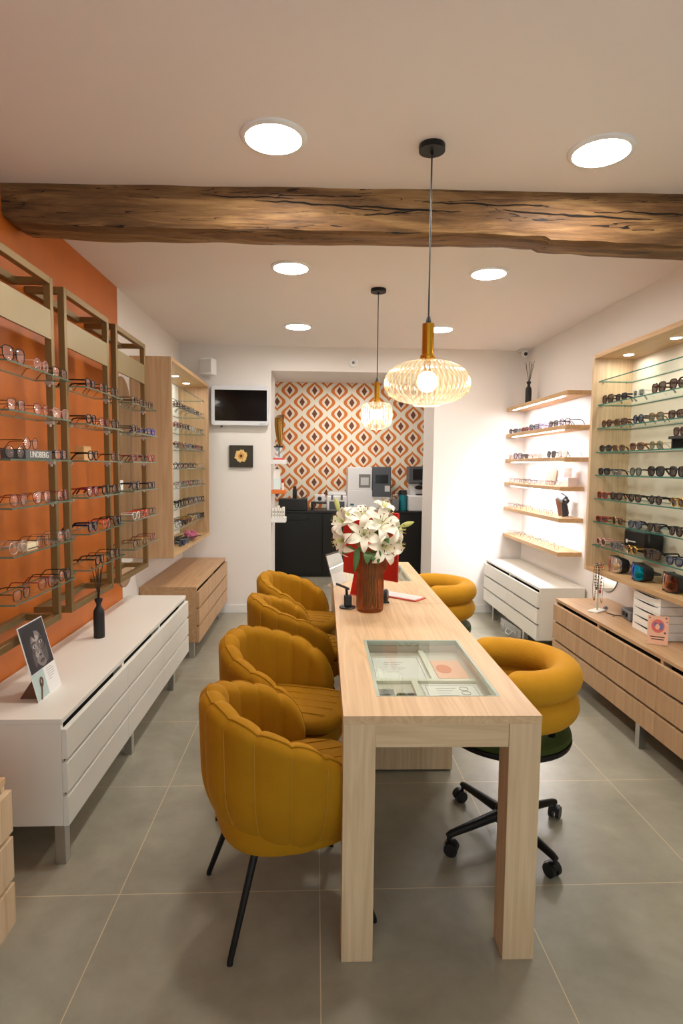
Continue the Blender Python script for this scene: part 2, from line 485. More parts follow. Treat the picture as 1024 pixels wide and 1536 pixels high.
# ------------------------------------------------------------------ setting
struct(MB().box(XL - .1, YF - .1, -.1, XR + .1, YE + .1, 0), 'floor', 'floor')
struct(MB().box(XL - .1, YF - .1, ZC, XR + .1, YE + .1, ZC + .1), 'ceiling', 'ceiling')
struct(MB().box(XL - .1, YF, 0, XL, 4.15, ZC, 0).box(XL - .1, 4.15, 0, XL, YE, ZC, 1), 'wall_left', ['orange', 'wall'])
struct(MB().box(XR, YF, 0, XR + .1, YE, ZC), 'wall_right', 'wall')
m = MB().box(XL, YB, 0, OX0, YB + OT, ZC).box(OX1, YB, 0, XR, YB + OT, ZC).box(OX0, YB, OZ, OX1, YB + OT, ZC)
struct(m, 'wall_back', 'wall')
struct(MB().box(XL, YE, 0, XR, YE + .1, ZC), 'wall_far', 'wallpaper')
WX0, WX1, WZ0, WZ1 = -1.0, 1.8, .35, 2.45
m = MB().box(XL, YF - .1, 0, WX0, YF, ZC).box(WX1, YF - .1, 0, XR, YF, ZC).box(WX0, YF - .1, 0, WX1, YF, WZ0).box(WX0, YF - .1, WZ1, WX1, YF, ZC)
struct(m, 'wall_front', 'wall')
m = MB()
for x in (WX0, .38, WX1 - .05): m.box(x, YF - .07, WZ0, x + .05, YF - .02, WZ1)
m.box(WX0, YF - .07, WZ0, WX1, YF - .02, WZ0 + .05); m.box(WX0, YF - .07, WZ1 - .05, WX1, YF - .02, WZ1)
w = struct(m, 'window_1', 'black_metal')
MB().box(WX0 + .02, YF - .05, WZ0 + .02, WX1 - .02, YF - .044, WZ1 - .02).build('pane', 'window_glass', w)
m = MB().box(XL, YB - .012, 0, OX0, YB, .085).box(OX1, YB - .012, 0, XR, YB, .085)
struct(m, 'baseboard_back', 'skirting', bevel=.003)
struct(MB().box(XR - .012, 0, 0, XR, YB - .012, .085), 'baseboard_right', 'skirting', bevel=.003)
struct(MB().box(XL, 0, 0, XL + .012, YB - .012, .085), 'baseboard_left', 'skirting', bevel=.003)

# old oak beam under the ceiling
def beam():
    m = MB()
    rows = []
    S = 130
    for i in range(S + 1):
        x = XL + (XR - XL) * i / S
        yf = 2.672 - .030 * (x + 1.35)
        zb = 2.545 - .014 * (x + 1.35) + .008 * math.sin(x * 2.1)
        if x < -1.30: zb += (-1.30 - x) * .6
        if x > 1.0: zb -= .012
        dp = .185
        base = []
        for k in range(13): base.append((0, ZC + .01 - (ZC + .01 - zb) * k / 12))
        for k in range(1, 10): base.append((dp * k / 10, zb + .003 * k / 10))
        for k in range(7): base.append((dp, zb + (ZC + .01 - zb) * k / 6))
        row = []
        for k, (yy, z) in enumerate(base):
            rx = x
            p = Vector((x * 3, yy * 9 + 3, z * 9))
            d = noise.noise(p) * .009 + noise.noise(p * 3.1) * .005
            edge = max(0, 1 - abs(k - 12) / 2.2) * .010 + max(0, 1 - abs(k - 22) / 2.2) * .008
            ny = -1 if k < 12 else (1 if k > 22 else 0)
            nz = -1 if 12 <= k <= 22 else 0
            row.append((x, yf + yy + ny * d + (edge if k < 18 else -edge), z + nz * d + (edge if k > 10 else 0)))
        rows.append(row)
    m.grid(rows)
    o = m.build('ceiling_beam', 'beam')
    tag(o, 'rough old oak beam running across the white ceiling', 'beam')
    # long dark splits following the grain, sunk into the front face
    def split(x0, x1, z0, z1, w, seed):
        c = MB(); top = []; bot = []
        n = 36
        for i in range(n + 1):
            t = i / n; x = x0 + (x1 - x0) * t
            z = z0 + (z1 - z0) * t + .008 * noise.noise(Vector((x * 7, seed, 0))) + .004 * noise.noise(Vector((x * 25, seed, 3)))
            h = w * math.sin(PI * t) ** .6 * (.6 + .5 * noise.noise(Vector((x * 12, seed, 9))))
            p = Vector((x * 3, 3, z * 9)); d = noise.noise(p) * .009 + noise.noise(p * 3.1) * .005
            y = 2.672 - .030 * (x + 1.35) - d - .0035
            top.append((x, y, z + h)); bot.append((x, y, z - h))
        for r in (top, bot): pass
        mid = [(a[0], a[1] + .012, (a[2] + b[2]) / 2) for a, b in zip(top, bot)]
        c.grid([top, mid, bot, top])
        c.build('split', 'crack', o)
    split(-.27, .28, 2.655, 2.625, .005, 1); split(.12, .62, 2.64, 2.618, .006, 2); split(.45, 1.0, 2.655, 2.65, .005, 3)
    split(.80, 1.45, 2.625, 2.60, .006, 4); split(1.2, 1.7, 2.63, 2.62, .004, 5); split(-.5, -.1, 2.675, 2.66, .0035, 6)
    split(.2, .45, 2.60, 2.625, .004, 7)
beam()

# ceiling lights
def downlight(x, y, label):
    t = thing('ceiling_light', label, 'ceiling light', (x, y, ZC), 0, 'round recessed ceiling lights')
    m = MB(); m.lathe([(.121, 0), (.120, -.006), (.112, -.012), (.102, -.012), (.100, -.004)], 40, cap=False)
    m.build('trim_ring', 'white_plastic', t)
    m = MB(); m.lathe([(.1005, -.003), (.1005, -.006)], 40)
    m.build('diffuser', 'down', t, smooth=False)
for x, y, l in ((-.16, 2.245, 'large round recessed ceiling light nearest on the left, before the beam'),
                (1.062, 2.262, 'large round recessed ceiling light nearest on the right, before the beam'),
                (-.156, 3.65, 'round recessed ceiling light just behind the beam on the left'),
                (1.052, 3.665, 'round recessed ceiling light just behind the beam on the right'),
                (-.156, 5.15, 'small far round ceiling light on the left, above the screen wall'),
                (1.066, 5.141, 'small far round ceiling light half hidden behind the brass lamp neck')):
    downlight(x, y, l)
def backlights():
    t = thing('ceiling_panel_light', 'square ceiling panel light hidden in the back room', 'ceiling light', (.4, 7.55, ZC))
    MB().box(-.3, -.3, -.015, .3, .3, 0).build('panel_frame', 'white_plastic', t)
    MB().box(-.28, -.28, -.017, .28, .28, -.0152).build('diffuser', 'backroom', t, smooth=False)
backlights()

# ------------------------------------------------------------------ chests of drawers
def dresser(label, d, xw, xf, y0, y1, zt, zb, ncol, cols, legs, mats, top_over=True):
    """d=+1: front looks to +x.  mats: (top, side, front)"""
    cy = (y0 + y1) / 2; cx = (xw + xf) / 2
    t = thing('chest_of_drawers', label, 'chest of drawers', (cx, cy, 0))
    L = (cx, cy, 0)
    m = MB(L)
    m.box(xw, y0, zb, xf - d * .004, y0 + .02, zt - .0202); m.box(xw, y1 - .02, zb, xf - d * .004, y1, zt - .0202)
    m.box(xw, y0 + .0201, zb, xf - d * .02, y1 - .0201, zb + .02)
    cuts = cols
    for c in cuts[1:-1]: m.box(xf - d * .049, c - .012, zb + .0201, xf - d * .004, c + .012, zt - .0202)
    pass
    m.build('carcass', mats[1], t, bevel=.0015)
    MB(L).box(xw, y0 + .021, zb + .021, xf - d * .05, y1 - .021, zt - .021).build('recess_shade', 'recess_shade', t)  # dark block behind the drawer fronts, painted in place of shade
    MB(L).box(xw, y0, zt - .02, xf, y1, zt).build('top', mats[0], t, bevel=.0015)
    ztop = zt - .040; h = (ztop - zb + .016) / 3
    for k in range(ncol):
        a = cuts[k] + (.0015 if k else 0); b = cuts[k + 1] - (.0015 if k < ncol - 1 else 0)
        for r in range(3):
            z1 = ztop - r * h; z0 = z1 - h + .016
            MB(L).box(xf - d * .003, a, z0, xf + d * .017, b, z1).build('drawer_front', mats[2], t, bevel=.001)
    for lx, ly in legs:
        MB(L).box(lx - .02, ly - .02, 0, lx + .02, ly + .02, zb).build('leg', 'chrome', t, bevel=.002)
    return t
WL = ('white_lacquer',) * 3
BO = ('bo_y', 'bo_y', 'bo_z')
OK_ = ('oak_y', 'oak_z', 'oak_z')
DZ = .578
dresser('long white lacquer chest of drawers under the orange wall', 1, -1.345, -.93, 2.15, 4.24, DZ, .165, 3, [2.15, 2.859, 3.53, 4.24],
        [(-.956, 2.19), (-.97, 3.04), (-.965, 3.93), (-1.30, 2.19), (-1.30, 4.1)], WL)
dresser('brown oak chest of drawers below the lit cabinet at the back left', 1, -1.345, -.91, 4.53, 5.99, DZ, .14, 2, [4.53, 5.27, 5.99],
        [(-.965, 4.60), (-.965, 5.78), (-1.30, 4.6)], BO)
dresser('light oak chest of drawers cut off at the left edge', 1, -1.345, -.925, .35, 1.745, DZ, .115, 2, [.35, 1.05, 1.745],
        [(-.97, 1.2), (-.97, .45), (-1.30, 1.2)], OK_)
dresser('long brown oak chest of drawers under the sunglasses cabinet on the right', -1, 2.135, 1.755, 1.50, 4.15, DZ, .155, 4, [1.50, 2.165, 2.839, 3.515, 4.15],
        [(1.785, 3.04), (1.785, 2.0), (1.785, 3.95), (2.09, 4.1)], BO)
dresser('white chest of drawers below the floating shelves on the right', -1, 2.135, 1.77, 4.50, 5.97, DZ, .155, 2, [4.50, 5.235, 5.97],
        [(1.80, 4.86), (1.80, 5.72), (2.09, 4.55)], WL)

# ------------------------------------------------------------------ lit display cabinets with glass shelves
LCZ = [2.135, 1.975, 1.814, 1.656, 1.488, 1.334, 1.170, 1.011]
RCZ = [2.108, 1.950, 1.793, 1.633, 1.479, 1.319, 1.163, 1.003]
def glass_shelf(parent, off, x0, x1, y0, y1, z, d, th=.008, dark=False):
    """clear plate with green edges; z is the top of the plate"""
    m = MB(off)
    m.box(x0, y0, z - th, x1, y1, z, 0)
    k = len(m.mi) - 6
    for i in range(2, 6): m.mi[k + i] = 1
    return m.build('glass_shelf', ['shelf_glass', 'glass_edge_dark' if dark else 'glass_edge'], parent, smooth=False)
def cabinet(label, d, xw, xf, y0, y1, z0, z1, zs, spots, back, dark, wood, woodz):
    cx, cy = (xw + xf) / 2, (y0 + y1) / 2
    t = thing('display_cabinet', label, 'display cabinet', (cx, cy, z0))
    L = (cx, cy, z0); tk = .028
    for y in (y0, y1 - tk): MB(L).box(xw, y, z0, xf, y + tk, z1).build('side_panel', woodz, t, bevel=.0012)
    MB(L).box(xw, y0 + tk, z1 - tk, xf, y1 - tk, z1).build('top_panel', wood, t, bevel=.0012)
    MB(L).box(xw, y0 + tk, z0, xf, y1 - tk, z0 + tk).build('bottom_panel', wood, t, bevel=.0012)
    MB(L).box(xw, y0 + tk, z0 + tk, xw + d * .012, y1 - tk, z1 - tk).build('back_panel', back, t)
    xa, xb = xw + d * .014, xf - d * .035
    for z in zs:
        glass_shelf(t, L, xa, xb, y0 + tk + .002, y1 - tk - .002, z, d, .007, dark)
        for yy in (y0 + tk, y1 - tk):
            s = 1 if yy < cy else -1
            for xx in (xb - d * .03, xa + d * .04):
                c = MB(L); c.tube([(xx, yy, z - .011), (xx, yy + s * .014, z - .011)], .0038, 8)
                c.build('shelf_pin', 'chrome', t)
    for y in spots:
        x = (xw + xf) / 2
        p = MB((cx, cy, z0)); p.lathe([(.036, 0), (.035, -.004), (.029, -.005), (.028, -.001)], 20, c=(x, y, z1 - tk), cap=False)
        o = p.build('spotlight', 'white_plastic', t)
        q = MB(L); q.lathe([(.0285, -.001), (.0285, -.003)], 16, c=(x, y, z1 - tk)); q.build('lens', 'spot', o, smooth=False)
    return t
cabinet('tall oak display cabinet of eyeglasses at the back left', 1, -1.348, -1.05, 4.385, 5.885, .823, 2.30, LCZ, [4.7, 5.14, 5.58], 'wall', True, 'shelf_oak', 'bo_z')
M['rc_back'] = plain('cabinet_back_board', lin(222, 212, 194), .6, var=.02)
cabinet('large oak display cabinet of sunglasses on the right wall', -1, 2.148, 1.868, 1.75, 3.972, .825, 2.284, RCZ, [3.77, 3.27, 2.77, 2.27], 'rc_back', False, 'shelf_oak', 'oak_z')

# ------------------------------------------------------------------ gold racks on the orange wall
RZ = [1.887, 1.712, 1.535, 1.357, 1.18, 1.003]
def rack(label, y0, y1):
    xf, xw, z0, z1, r = -1.17, XL + .002, .80, 2.335, .030
    L = ((xf + xw) / 2, (y0 + y1) / 2, z0)
    t = thing('eyewear_rack', label, 'display rack', L, 0, 'gold display racks on the orange wall')
    m = MB(L)
    for y in (y0, y1 - r): m.box(xf - r, y, z0, xf, y + r, z1)
    for z in (z0, z1 - r): m.box(xf - r, y0 + r, z, xf, y1 - r, z + r)
    m.build('front_frame', 'gold', t, bevel=.0015)
    for z in (z0, z1 - r):
        m = MB(L)
        for y in (y0, y1 - r): m.box(xw, y, z, xf - r, y + r, z + r)
        m.box(xw, y0 + r, z, xw + r, y1 - r, z + r)
        m.build('wall_bracket', 'gold', t, bevel=.0015)
    MB(L).box(xf - .012, y0 + r, 2.065, xf - .001, y1 - r, 2.192).build('header_panel', 'header', t)
    for z in RZ:
        glass_shelf(t, L, -1.245, -1.09, y0 + r + .004, y1 - r - .004, z, 1, .007, True)
        for y, s in ((y0 + r, 1), (y1 - r, -1)):
            c = MB(L); c.box(-1.195, y, z - .020, -1.165, y + s * .022, z - .0075); c.tube([(-1.18, y + s * .012, z - .03), (-1.18, y + s * .012, z - .0075)], .006, 8)
            c.build('shelf_clamp', 'chrome', t)
rack('gold metal eyewear rack nearest to the viewer, cut by the left edge', 2.13, 2.738)
rack('middle gold metal eyewear rack on the orange wall', 2.85, 3.445)
rack('farthest gold metal eyewear rack with the oval mirror behind it', 3.56, 4.162)

# ------------------------------------------------------------------ floating shelves on the right
SZ = [2.128, 1.862, 1.608, 1.372, 1.119, .845]
for i, z in enumerate(SZ):
    nm = ['topmost floating oak shelf carrying the reed diffuser', 'second floating oak shelf from the top, lined with sunglasses',
          'third floating oak shelf from the top, pale and dark sunglasses on it', 'fourth floating oak shelf from the top, with the blush boxes',
          'fifth floating oak shelf from the top, with the dark leather case', 'lowest floating oak shelf above the white chest of drawers'][i]
    yn = 4.55 if i < 3 else 4.62
    t = thing('wall_shelf', nm, 'shelf', (2.05, 5.28, z), 0, 'floating shelves on the right wall')
    L = (2.05, 5.28, z)
    MB(L).box(1.95, yn, z - .034, 2.149, 6.005, z).build('board', 'shelf_oak', t, bevel=.001)
    if i < 5:
        MB(L).box(1.967, 4.66, z - .0365, 1.983, 5.86, z - .0342).build('led_strip', 'strip', t, smooth=False)

# ------------------------------------------------------------------ oval wall mirrors
def oval_mirror(label, d, xw, yc, zc, ry, rz):
    t = thing('oval_mirror', label, 'mirror', (xw, yc, zc))
    def oval(r, x):
        return [(x, (ry + r) * math.cos(2 * PI * k / 64), (rz - ry) * (1 if math.sin(2 * PI * k / 64) >= 0 else -1) + (ry + r) * math.sin(2 * PI * k / 64)) for k in range(64)]
    MB().prism(oval(0, d * .003), (d * .004, 0, 0)).build('glass', 'mirror', t, smooth=False)
    MB().prism(oval(.003, 0), (d * .005, 0, 0)).build('backing', 'grey_plastic', t, smooth=False)
oval_mirror('tall oval frameless mirror behind the farthest gold rack', 1, XL + .0005, 4.20, 1.385, .165, .735)
oval_mirror('tall oval frameless mirror beside the sunglasses cabinet on the right', -1, XR - .0005, 4.19, 1.365, .165, .745)

# ------------------------------------------------------------------ consultation table
TPHI = -.0146
TB = Matrix.Translation((.087, 1.692, 0)) @ Matrix.Rotation(TPHI, 4, 'Z')
def TW(x, y, z=.78): return tuple(TB @ Vector((x, y, z)))
HX0, HX1 = .112, .516
HOLES = [(.150, .768), (2.065, 2.665)]
def table():
    W, LN, zt = .597, 2.83, .78
    t = thing('consultation_table', 'long light oak consultation table with glass display windows in its top', 'table', (.087, 1.692, 0), TPHI)
    for (a, b), (h0, h1) in zip(((0, 1.4392), (1.4408, LN)), HOLES):
        m = MB()
        for bx in ((0, a, HX0, b), (HX1, a, W, b), (HX0, a, HX1, h0), (HX0, h1, HX1, b)):
            m.box(bx[0], bx[1], zt - .024, bx[2], bx[3], zt)
        bm_o = m.build('tabletop', 'oak_y', t)
        w = MB()
        w.box(HX0 + .002, h0 + .002, zt - .060, HX1 - .002, h1 - .002, zt - .053)
        w.box(HX0 - .004, h0 - .004, zt - .06, HX0 + .003, h1 + .004, zt - .0245); w.box(HX1 - .003, h0 - .004, zt - .06, HX1 + .004, h1 + .004, zt - .0245)
        w.box(HX0, h0 - .004, zt - .06, HX1, h0 + .003, zt - .0245); w.box(HX0, h1 - .003, zt - .06, HX1, h1 + .004, zt - .0245)
        w.build('display_well', 'tray', t)
        MB().box(HX0 + .0015, h0 + .0015, zt - .008, HX1 - .0015, h1 - .0015, zt - .0015).build('glass_pane', 'case_glass', t, smooth=False)
        r = MB(); e = .011
        r.box(HX0, h0, zt - .02, HX0 + e, h1, zt + .0008); r.box(HX1 - e, h0, zt - .02, HX1, h1, zt + .0008)
        r.box(HX0 + e, h0, zt - .02, HX1 - e, h0 + .004, zt + .0008); r.box(HX0 + e, h1 - e, zt - .02, HX1 - e, h1, zt + .0008)
        r.build('glass_trim', 'case_trim', t)
    lw, ld = .098, .095
    for x in (0, W - lw):
        for y in (0, LN - ld):
            MB().box(x + .001, y + .001, 0, x + lw, y + ld, zt - .0245).build('leg', 'oak_z', t, bevel=.0015)
    for y in (.004, LN - .03): MB().box(lw + .0005, y, zt - .098, W - lw, y + .026, zt - .0245).build('apron', 'oak_x', t)
    for x in (.004, W - .03): MB().box(x, ld + .0005, zt - .098, x + .026, LN - ld, zt - .0245).build('apron', 'oak_y', t)
    MB().box(.06, 1.13, .01, W - .008, 1.72, zt - .108).build('pedestal', 'oak_z', t, bevel=.0015)
    return t
table()

# papers and frames lying in the near display window
def card(name, label, cat, lx0, ly0, lx1, ly1, z, mat, group=None):
    c = TW((lx0 + lx1) / 2, (ly0 + ly1) / 2, z)
    t = thing(name, label, cat, c, TPHI, group)
    dx, dy = (lx1 - lx0) / 2, (ly1 - ly0) / 2
    MB().box(-dx, -dy, 0, dx, dy, .003).build('sheet', mat, t)
    return t, dx, dy
WZ = .7272
M['cream_bar'] = plain('cream_bar', lin(226, 224, 206), .5, var=.02)
def vitrine():
    h0 = HOLES[0][0]
    def part(label, x0, y0, x1, y1):
        c = TW((x0 + x1) / 2, (y0 + y1) / 2, WZ)
        t = thing('divider_bar', label, 'divider', c, TPHI)
        MB().box(-(x1 - x0) / 2, -(y1 - y0) / 2, 0, (x1 - x0) / 2, (y1 - y0) / 2, .012).build('bar', 'cream_bar', t)
    part('pale divider bar lengthwise through the far half of the near display window', .343, h0 + .272, .365, h0 + .605)
    part('pale divider bar lengthwise through the near half of the near display window', .262, h0 + .012, .284, h0 + .248)
    part('pale crossbar along the middle of the near display window', .125, h0 + .2485, .500, h0 + .2715)
    z = WZ
    t, dx, dy = card('certificate', 'grey printed certificate in the far left of the near display window', 'certificate', .130, h0 + .285, .335, h0 + .545, z, 'paper')
    m = MB()
    for a in ((-dx + .008, -dy + .008, dx - .008, -dy + .010), (-dx + .008, dy - .010, dx - .008, dy - .008), (-dx + .008, -dy + .008, -dx + .010, dy - .008), (dx - .010, -dy + .008, dx - .008, dy - .008)):
        m.box(a[0], a[1], .0031, a[2], a[3], .0034)
    for k in range(6): m.box(-.05, .06 - k * .022, .0031, .03 - (k % 3) * .015, .0625 - k * .022, .0034)
    m.build('print', 'ink_grey', t)
    t, dx, dy = card('photo_print', 'salmon photo print in the far right of the near display window', 'photo', .375, h0 + .30, .490, h0 + .50, z, 'pink_card')
    m = MB(); m.prism([(.03 * math.cos(a) - .02, .05 * math.sin(a), .0031) for a in [2 * PI * k / 14 for k in range(14)]], (0, 0, .0004)); m.build('print', 'orange_plastic', t)
    t, dx, dy = card('photo_print', 'black and white photo print in the near left of the display window', 'photo', .130, h0 + .015, .190, h0 + .19, z, 'ink_grey')
    m = MB()
    for k in range(5): m.box(-dx + .006, -dy + .012 + k * .026, .0031, dx - .006 - .008 * (k % 3), -dy + .026 + k * .026, .0035)
    m.build('print', 'ink', t)
    t, dx, dy = card('certificate', 'white printed certificate in the near right of the display window', 'certificate', .296, h0 + .015, .498, h0 + .238, z, 'paper')
    m = MB()
    for a in ((-dx + .012, -dy + .012, dx - .012, -dy + .0135), (-dx + .012, dy - .0135, dx - .012, dy - .012), (-dx + .012, -dy + .012, -dx + .0135, dy - .012), (dx - .0135, -dy + .012, dx - .012, dy - .012)):
        m.box(a[0], a[1], .0031, a[2], a[3], .0034)
    for k in range(7): m.box(-.055, .07 - k * .022, .0031, .015 - (k % 3) * .012, .072 - k * .022, .0034)
    for s in (-1, 1): m.tube([(.045 + .016 * math.cos(a), .045 + s * .020 + .016 * math.sin(a), .0036) for a in [2 * PI * k / 16 for k in range(16)]], .0008, 4, closed=True)
    m.build('print', 'ink', t)
    # twisted black specimen frame
    c = TW(.228, h0 + .115, z)
    t = thing('specimen_frame', 'curled black frame sample lying in the near left of the display window', 'frame sample', c, TPHI)
    m = MB()
    for s in (-1, 1):
        pts = [(s * .016 + .013 * math.cos(a) * (1 + .25 * math.sin(3 * a)), .03 * math.sin(a) * (1 + .25 * math.cos(2 * a)), .005 + .0 * a) for a in [2 * PI * k / 22 for k in range(22)]]
        m.tube(pts, .005, 6, closed=True)
    m.tube([(-.024, -.05, .005), (0, -.02, .006), (.024, -.045, .005)], .005, 6)
    m.build('frame', 'black_plastic', t)
vitrine()

# ------------------------------------------------------------------ mustard channel-back chairs
def chair_proto():
    t = thing('channel_chair', 'x', 'chair', (0, 0, 0), 0, 'mustard channel-back chairs along the left of the table')
    A, B, XE, TH, NCH = .283, .288, .145, .076, 11
    # plan path sampled by length
    pts = []
    for k in range(41): pts.append(Vector((XE - XE * k / 40, -B * (1 - .06 * (1 - k / 40) ** 2), 0)))
    for k in range(1, 121):
        a = -PI / 2 - PI * k / 120
        pts.append(Vector((A * math.cos(a), B * math.sin(a), 0)))
    for k in range(1, 41): pts.append(Vector((XE * k / 40, B * (1 - .06 * (k / 40) ** 2), 0)))
    ln = [0]
    for i in range(1, len(pts)): ln.append(ln[-1] + (pts[i] - pts[i - 1]).length)
    T = ln[-1]
    def at(u):
        L = u * T
        for i in range(1, len(ln)):
            if ln[i] >= L or i == len(ln) - 1:
                f = (L - ln[i - 1]) / (ln[i] - ln[i - 1])
                p = pts[i - 1].lerp(pts[i], f)
                j0, j1 = max(0, i - 3), min(len(pts) - 1, i + 2)
                d = (pts[j1] - pts[j0]).normalized()
                return p, Vector((-d.y, d.x, 0))
    rows = []
    SUB = 8
    for c in range(NCH * SUB + 1):
        u = c / (NCH * SUB)
        p, n = at(u)
        ph = (c % SUB) / SUB
        bul = math.sin(PI * ph) ** .5 if 0 < ph < 1 else 0
        x = p.x
        zt = .762 - .11 * max(0, min(1, (x + .27) / .31)) ** .8
        if x > -.05: zt = .46 + (zt - .46) * math.sqrt(max(.0, 1 - ((x + .05) / (XE + .052)) ** 2.1))
        zt += .011 * bul
        zb = .292
        row = []
        r = TH / 2
        cr = min(1, .35 + (zt - .46) / .12)
        rt = r * (.55 + .45 * max(.2, cr))
        o_b = .0065 * bul; i_b = .008 * bul
        H = zt - rt - zb
        for k in range(13):
            f = k / 12; z = zb + H * f; h = H * f
            ins = .090 * max(0, 1 - h / .23) ** 1.9
            lean = .012 * f
            q = p + n * (lean - ins + (o_b if h > .02 else o_b * .4)); row.append((q.x, q.y, z))
        for k in range(1, 8):
            a = PI * k / 8
            off = -rt + rt * math.cos(a)
            q = p + n * (.012 + off + o_b * (1 - k / 8) - i_b * (k / 8)); row.append((q.x, q.y, zt - rt + rt * math.sin(a)))
        for k in range(9):
            f = 1 - k / 8; z = .40 + (zt - rt - .40) * f
            q = p + n * (.012 * f - 2 * rt - i_b); row.append((q.x, q.y, z))
        rows.append(row)
    m = MB(); m.grid(rows)
    K = len(rows[0])
    m.f.append(tuple(range(K))); m.mi.append(0)
    m.f.append(tuple((len(rows) - 1) * K + k for k in reversed(range(K)))); m.mi.append(0)
    m.build('shell', 'mustard', t, ang=60)
    m = MB(); m.tube([Vector(r[15]) + (Vector(r[15]) - Vector(r[19])).normalized() * .0005 + Vector((0, 0, .0008)) for r in rows], .0028, 6); m.build('piping', 'mustard_seat', t)
    M.setdefault('seam', plain('stitched_seam', lin(176, 126, 38), .8))
    for c in range(1, NCH):
        rw = rows[c * SUB]; p, n = at(c / NCH)
        m = MB(); m.tube([Vector(q) + n * .0012 for q in rw[0:14]], .0016, 5); m.build('outer_seam', 'seam', t)
    # upholstered base under the seat
    def se(a, b, cx, n, k, K):
        th = 2 * PI * k / K
        c, s = math.cos(th), math.sin(th)
        return cx + a * abs(c) ** (2 / n) * (1 if c >= 0 else -1), b * abs(s) ** (2 / n) * (1 if s >= 0 else -1)
    K = 48
    m = MB(); rws = []
    for sc, z in ((.0, .292), (.55, .292), (.82, .298), (.93, .315), (.97, .345), (.97, .402), (.0, .404)):
        rws.append([(*[(q if i else q) for i, q in enumerate(se(.255 * sc, .245 * sc, .0, 2.6, k, K))], z) for k in range(K)])
    m.grid(rws, closed_u=True); m.build('seat_base', 'mustard', t)
    m = MB(); rws = []
    for sc, z in ((.0, .405), (.9, .405), (.97, .412), (1.0, .435), (.985, .457), (.93, .472), (.75, .480), (.5, .483), (.25, .484), (0, .484)):
        row = []
        for k in range(K):
            x, y = se(.245 * sc, .204 * sc, .030, 3.2, k, K)
            row.append((x, y, z))
        rws.append(row)
    m.grid(rws, closed_u=True)
    m.build('seat_cushion', 'mustard_seat', t, ang=60)
    sg = MB()
    for k in range(-2, 3):
        y = k * .068
        xx = .245 * (1 - (abs(y) / .204) ** 3.2) ** (1 / 3.2) * .80
        sg.tube([(.03 - xx, y, .4815), (.03, y, .4845), (.03 + xx, y, .4815)], .0022, 6)
    sg.build('seam', 'mustard', t)
    for sx, sy, fx, fy in ((-.15, -.15, -.243, -.213), (-.15, .15, -.243, .213), (.15, -.15, .240, -.21), (.15, .15, .240, .21)):
        m = MB(); m.tube([(sx, sy, .30), (fx, fy, .008), (fx, fy, 0)], [.0125, .0095, .0095], 12)
        m.build('leg', 'black_metal', t)
    return t
c0 = chair_proto()
CHAIRS = [(-.088, 1.975, 18.5, 'mustard velvet channel-back chair nearest to the viewer, turned slightly away'),
          (-.118, 2.575, -16, 'mustard velvet channel-back chair second from the front, its ribbed seat showing'),
          (-.095, 3.42, 14, 'mustard velvet channel-back chair third from the front'),
          (-.100, 4.05, -14, 'mustard velvet channel-back chair farthest from the viewer')]
for i, (x, y, a, l) in enumerate(CHAIRS):
    c = c0 if i == 0 else dup(c0)
    c.location = (x, y, 0); c.rotation_euler = (0, 0, math.radians(a)); c['label'] = l

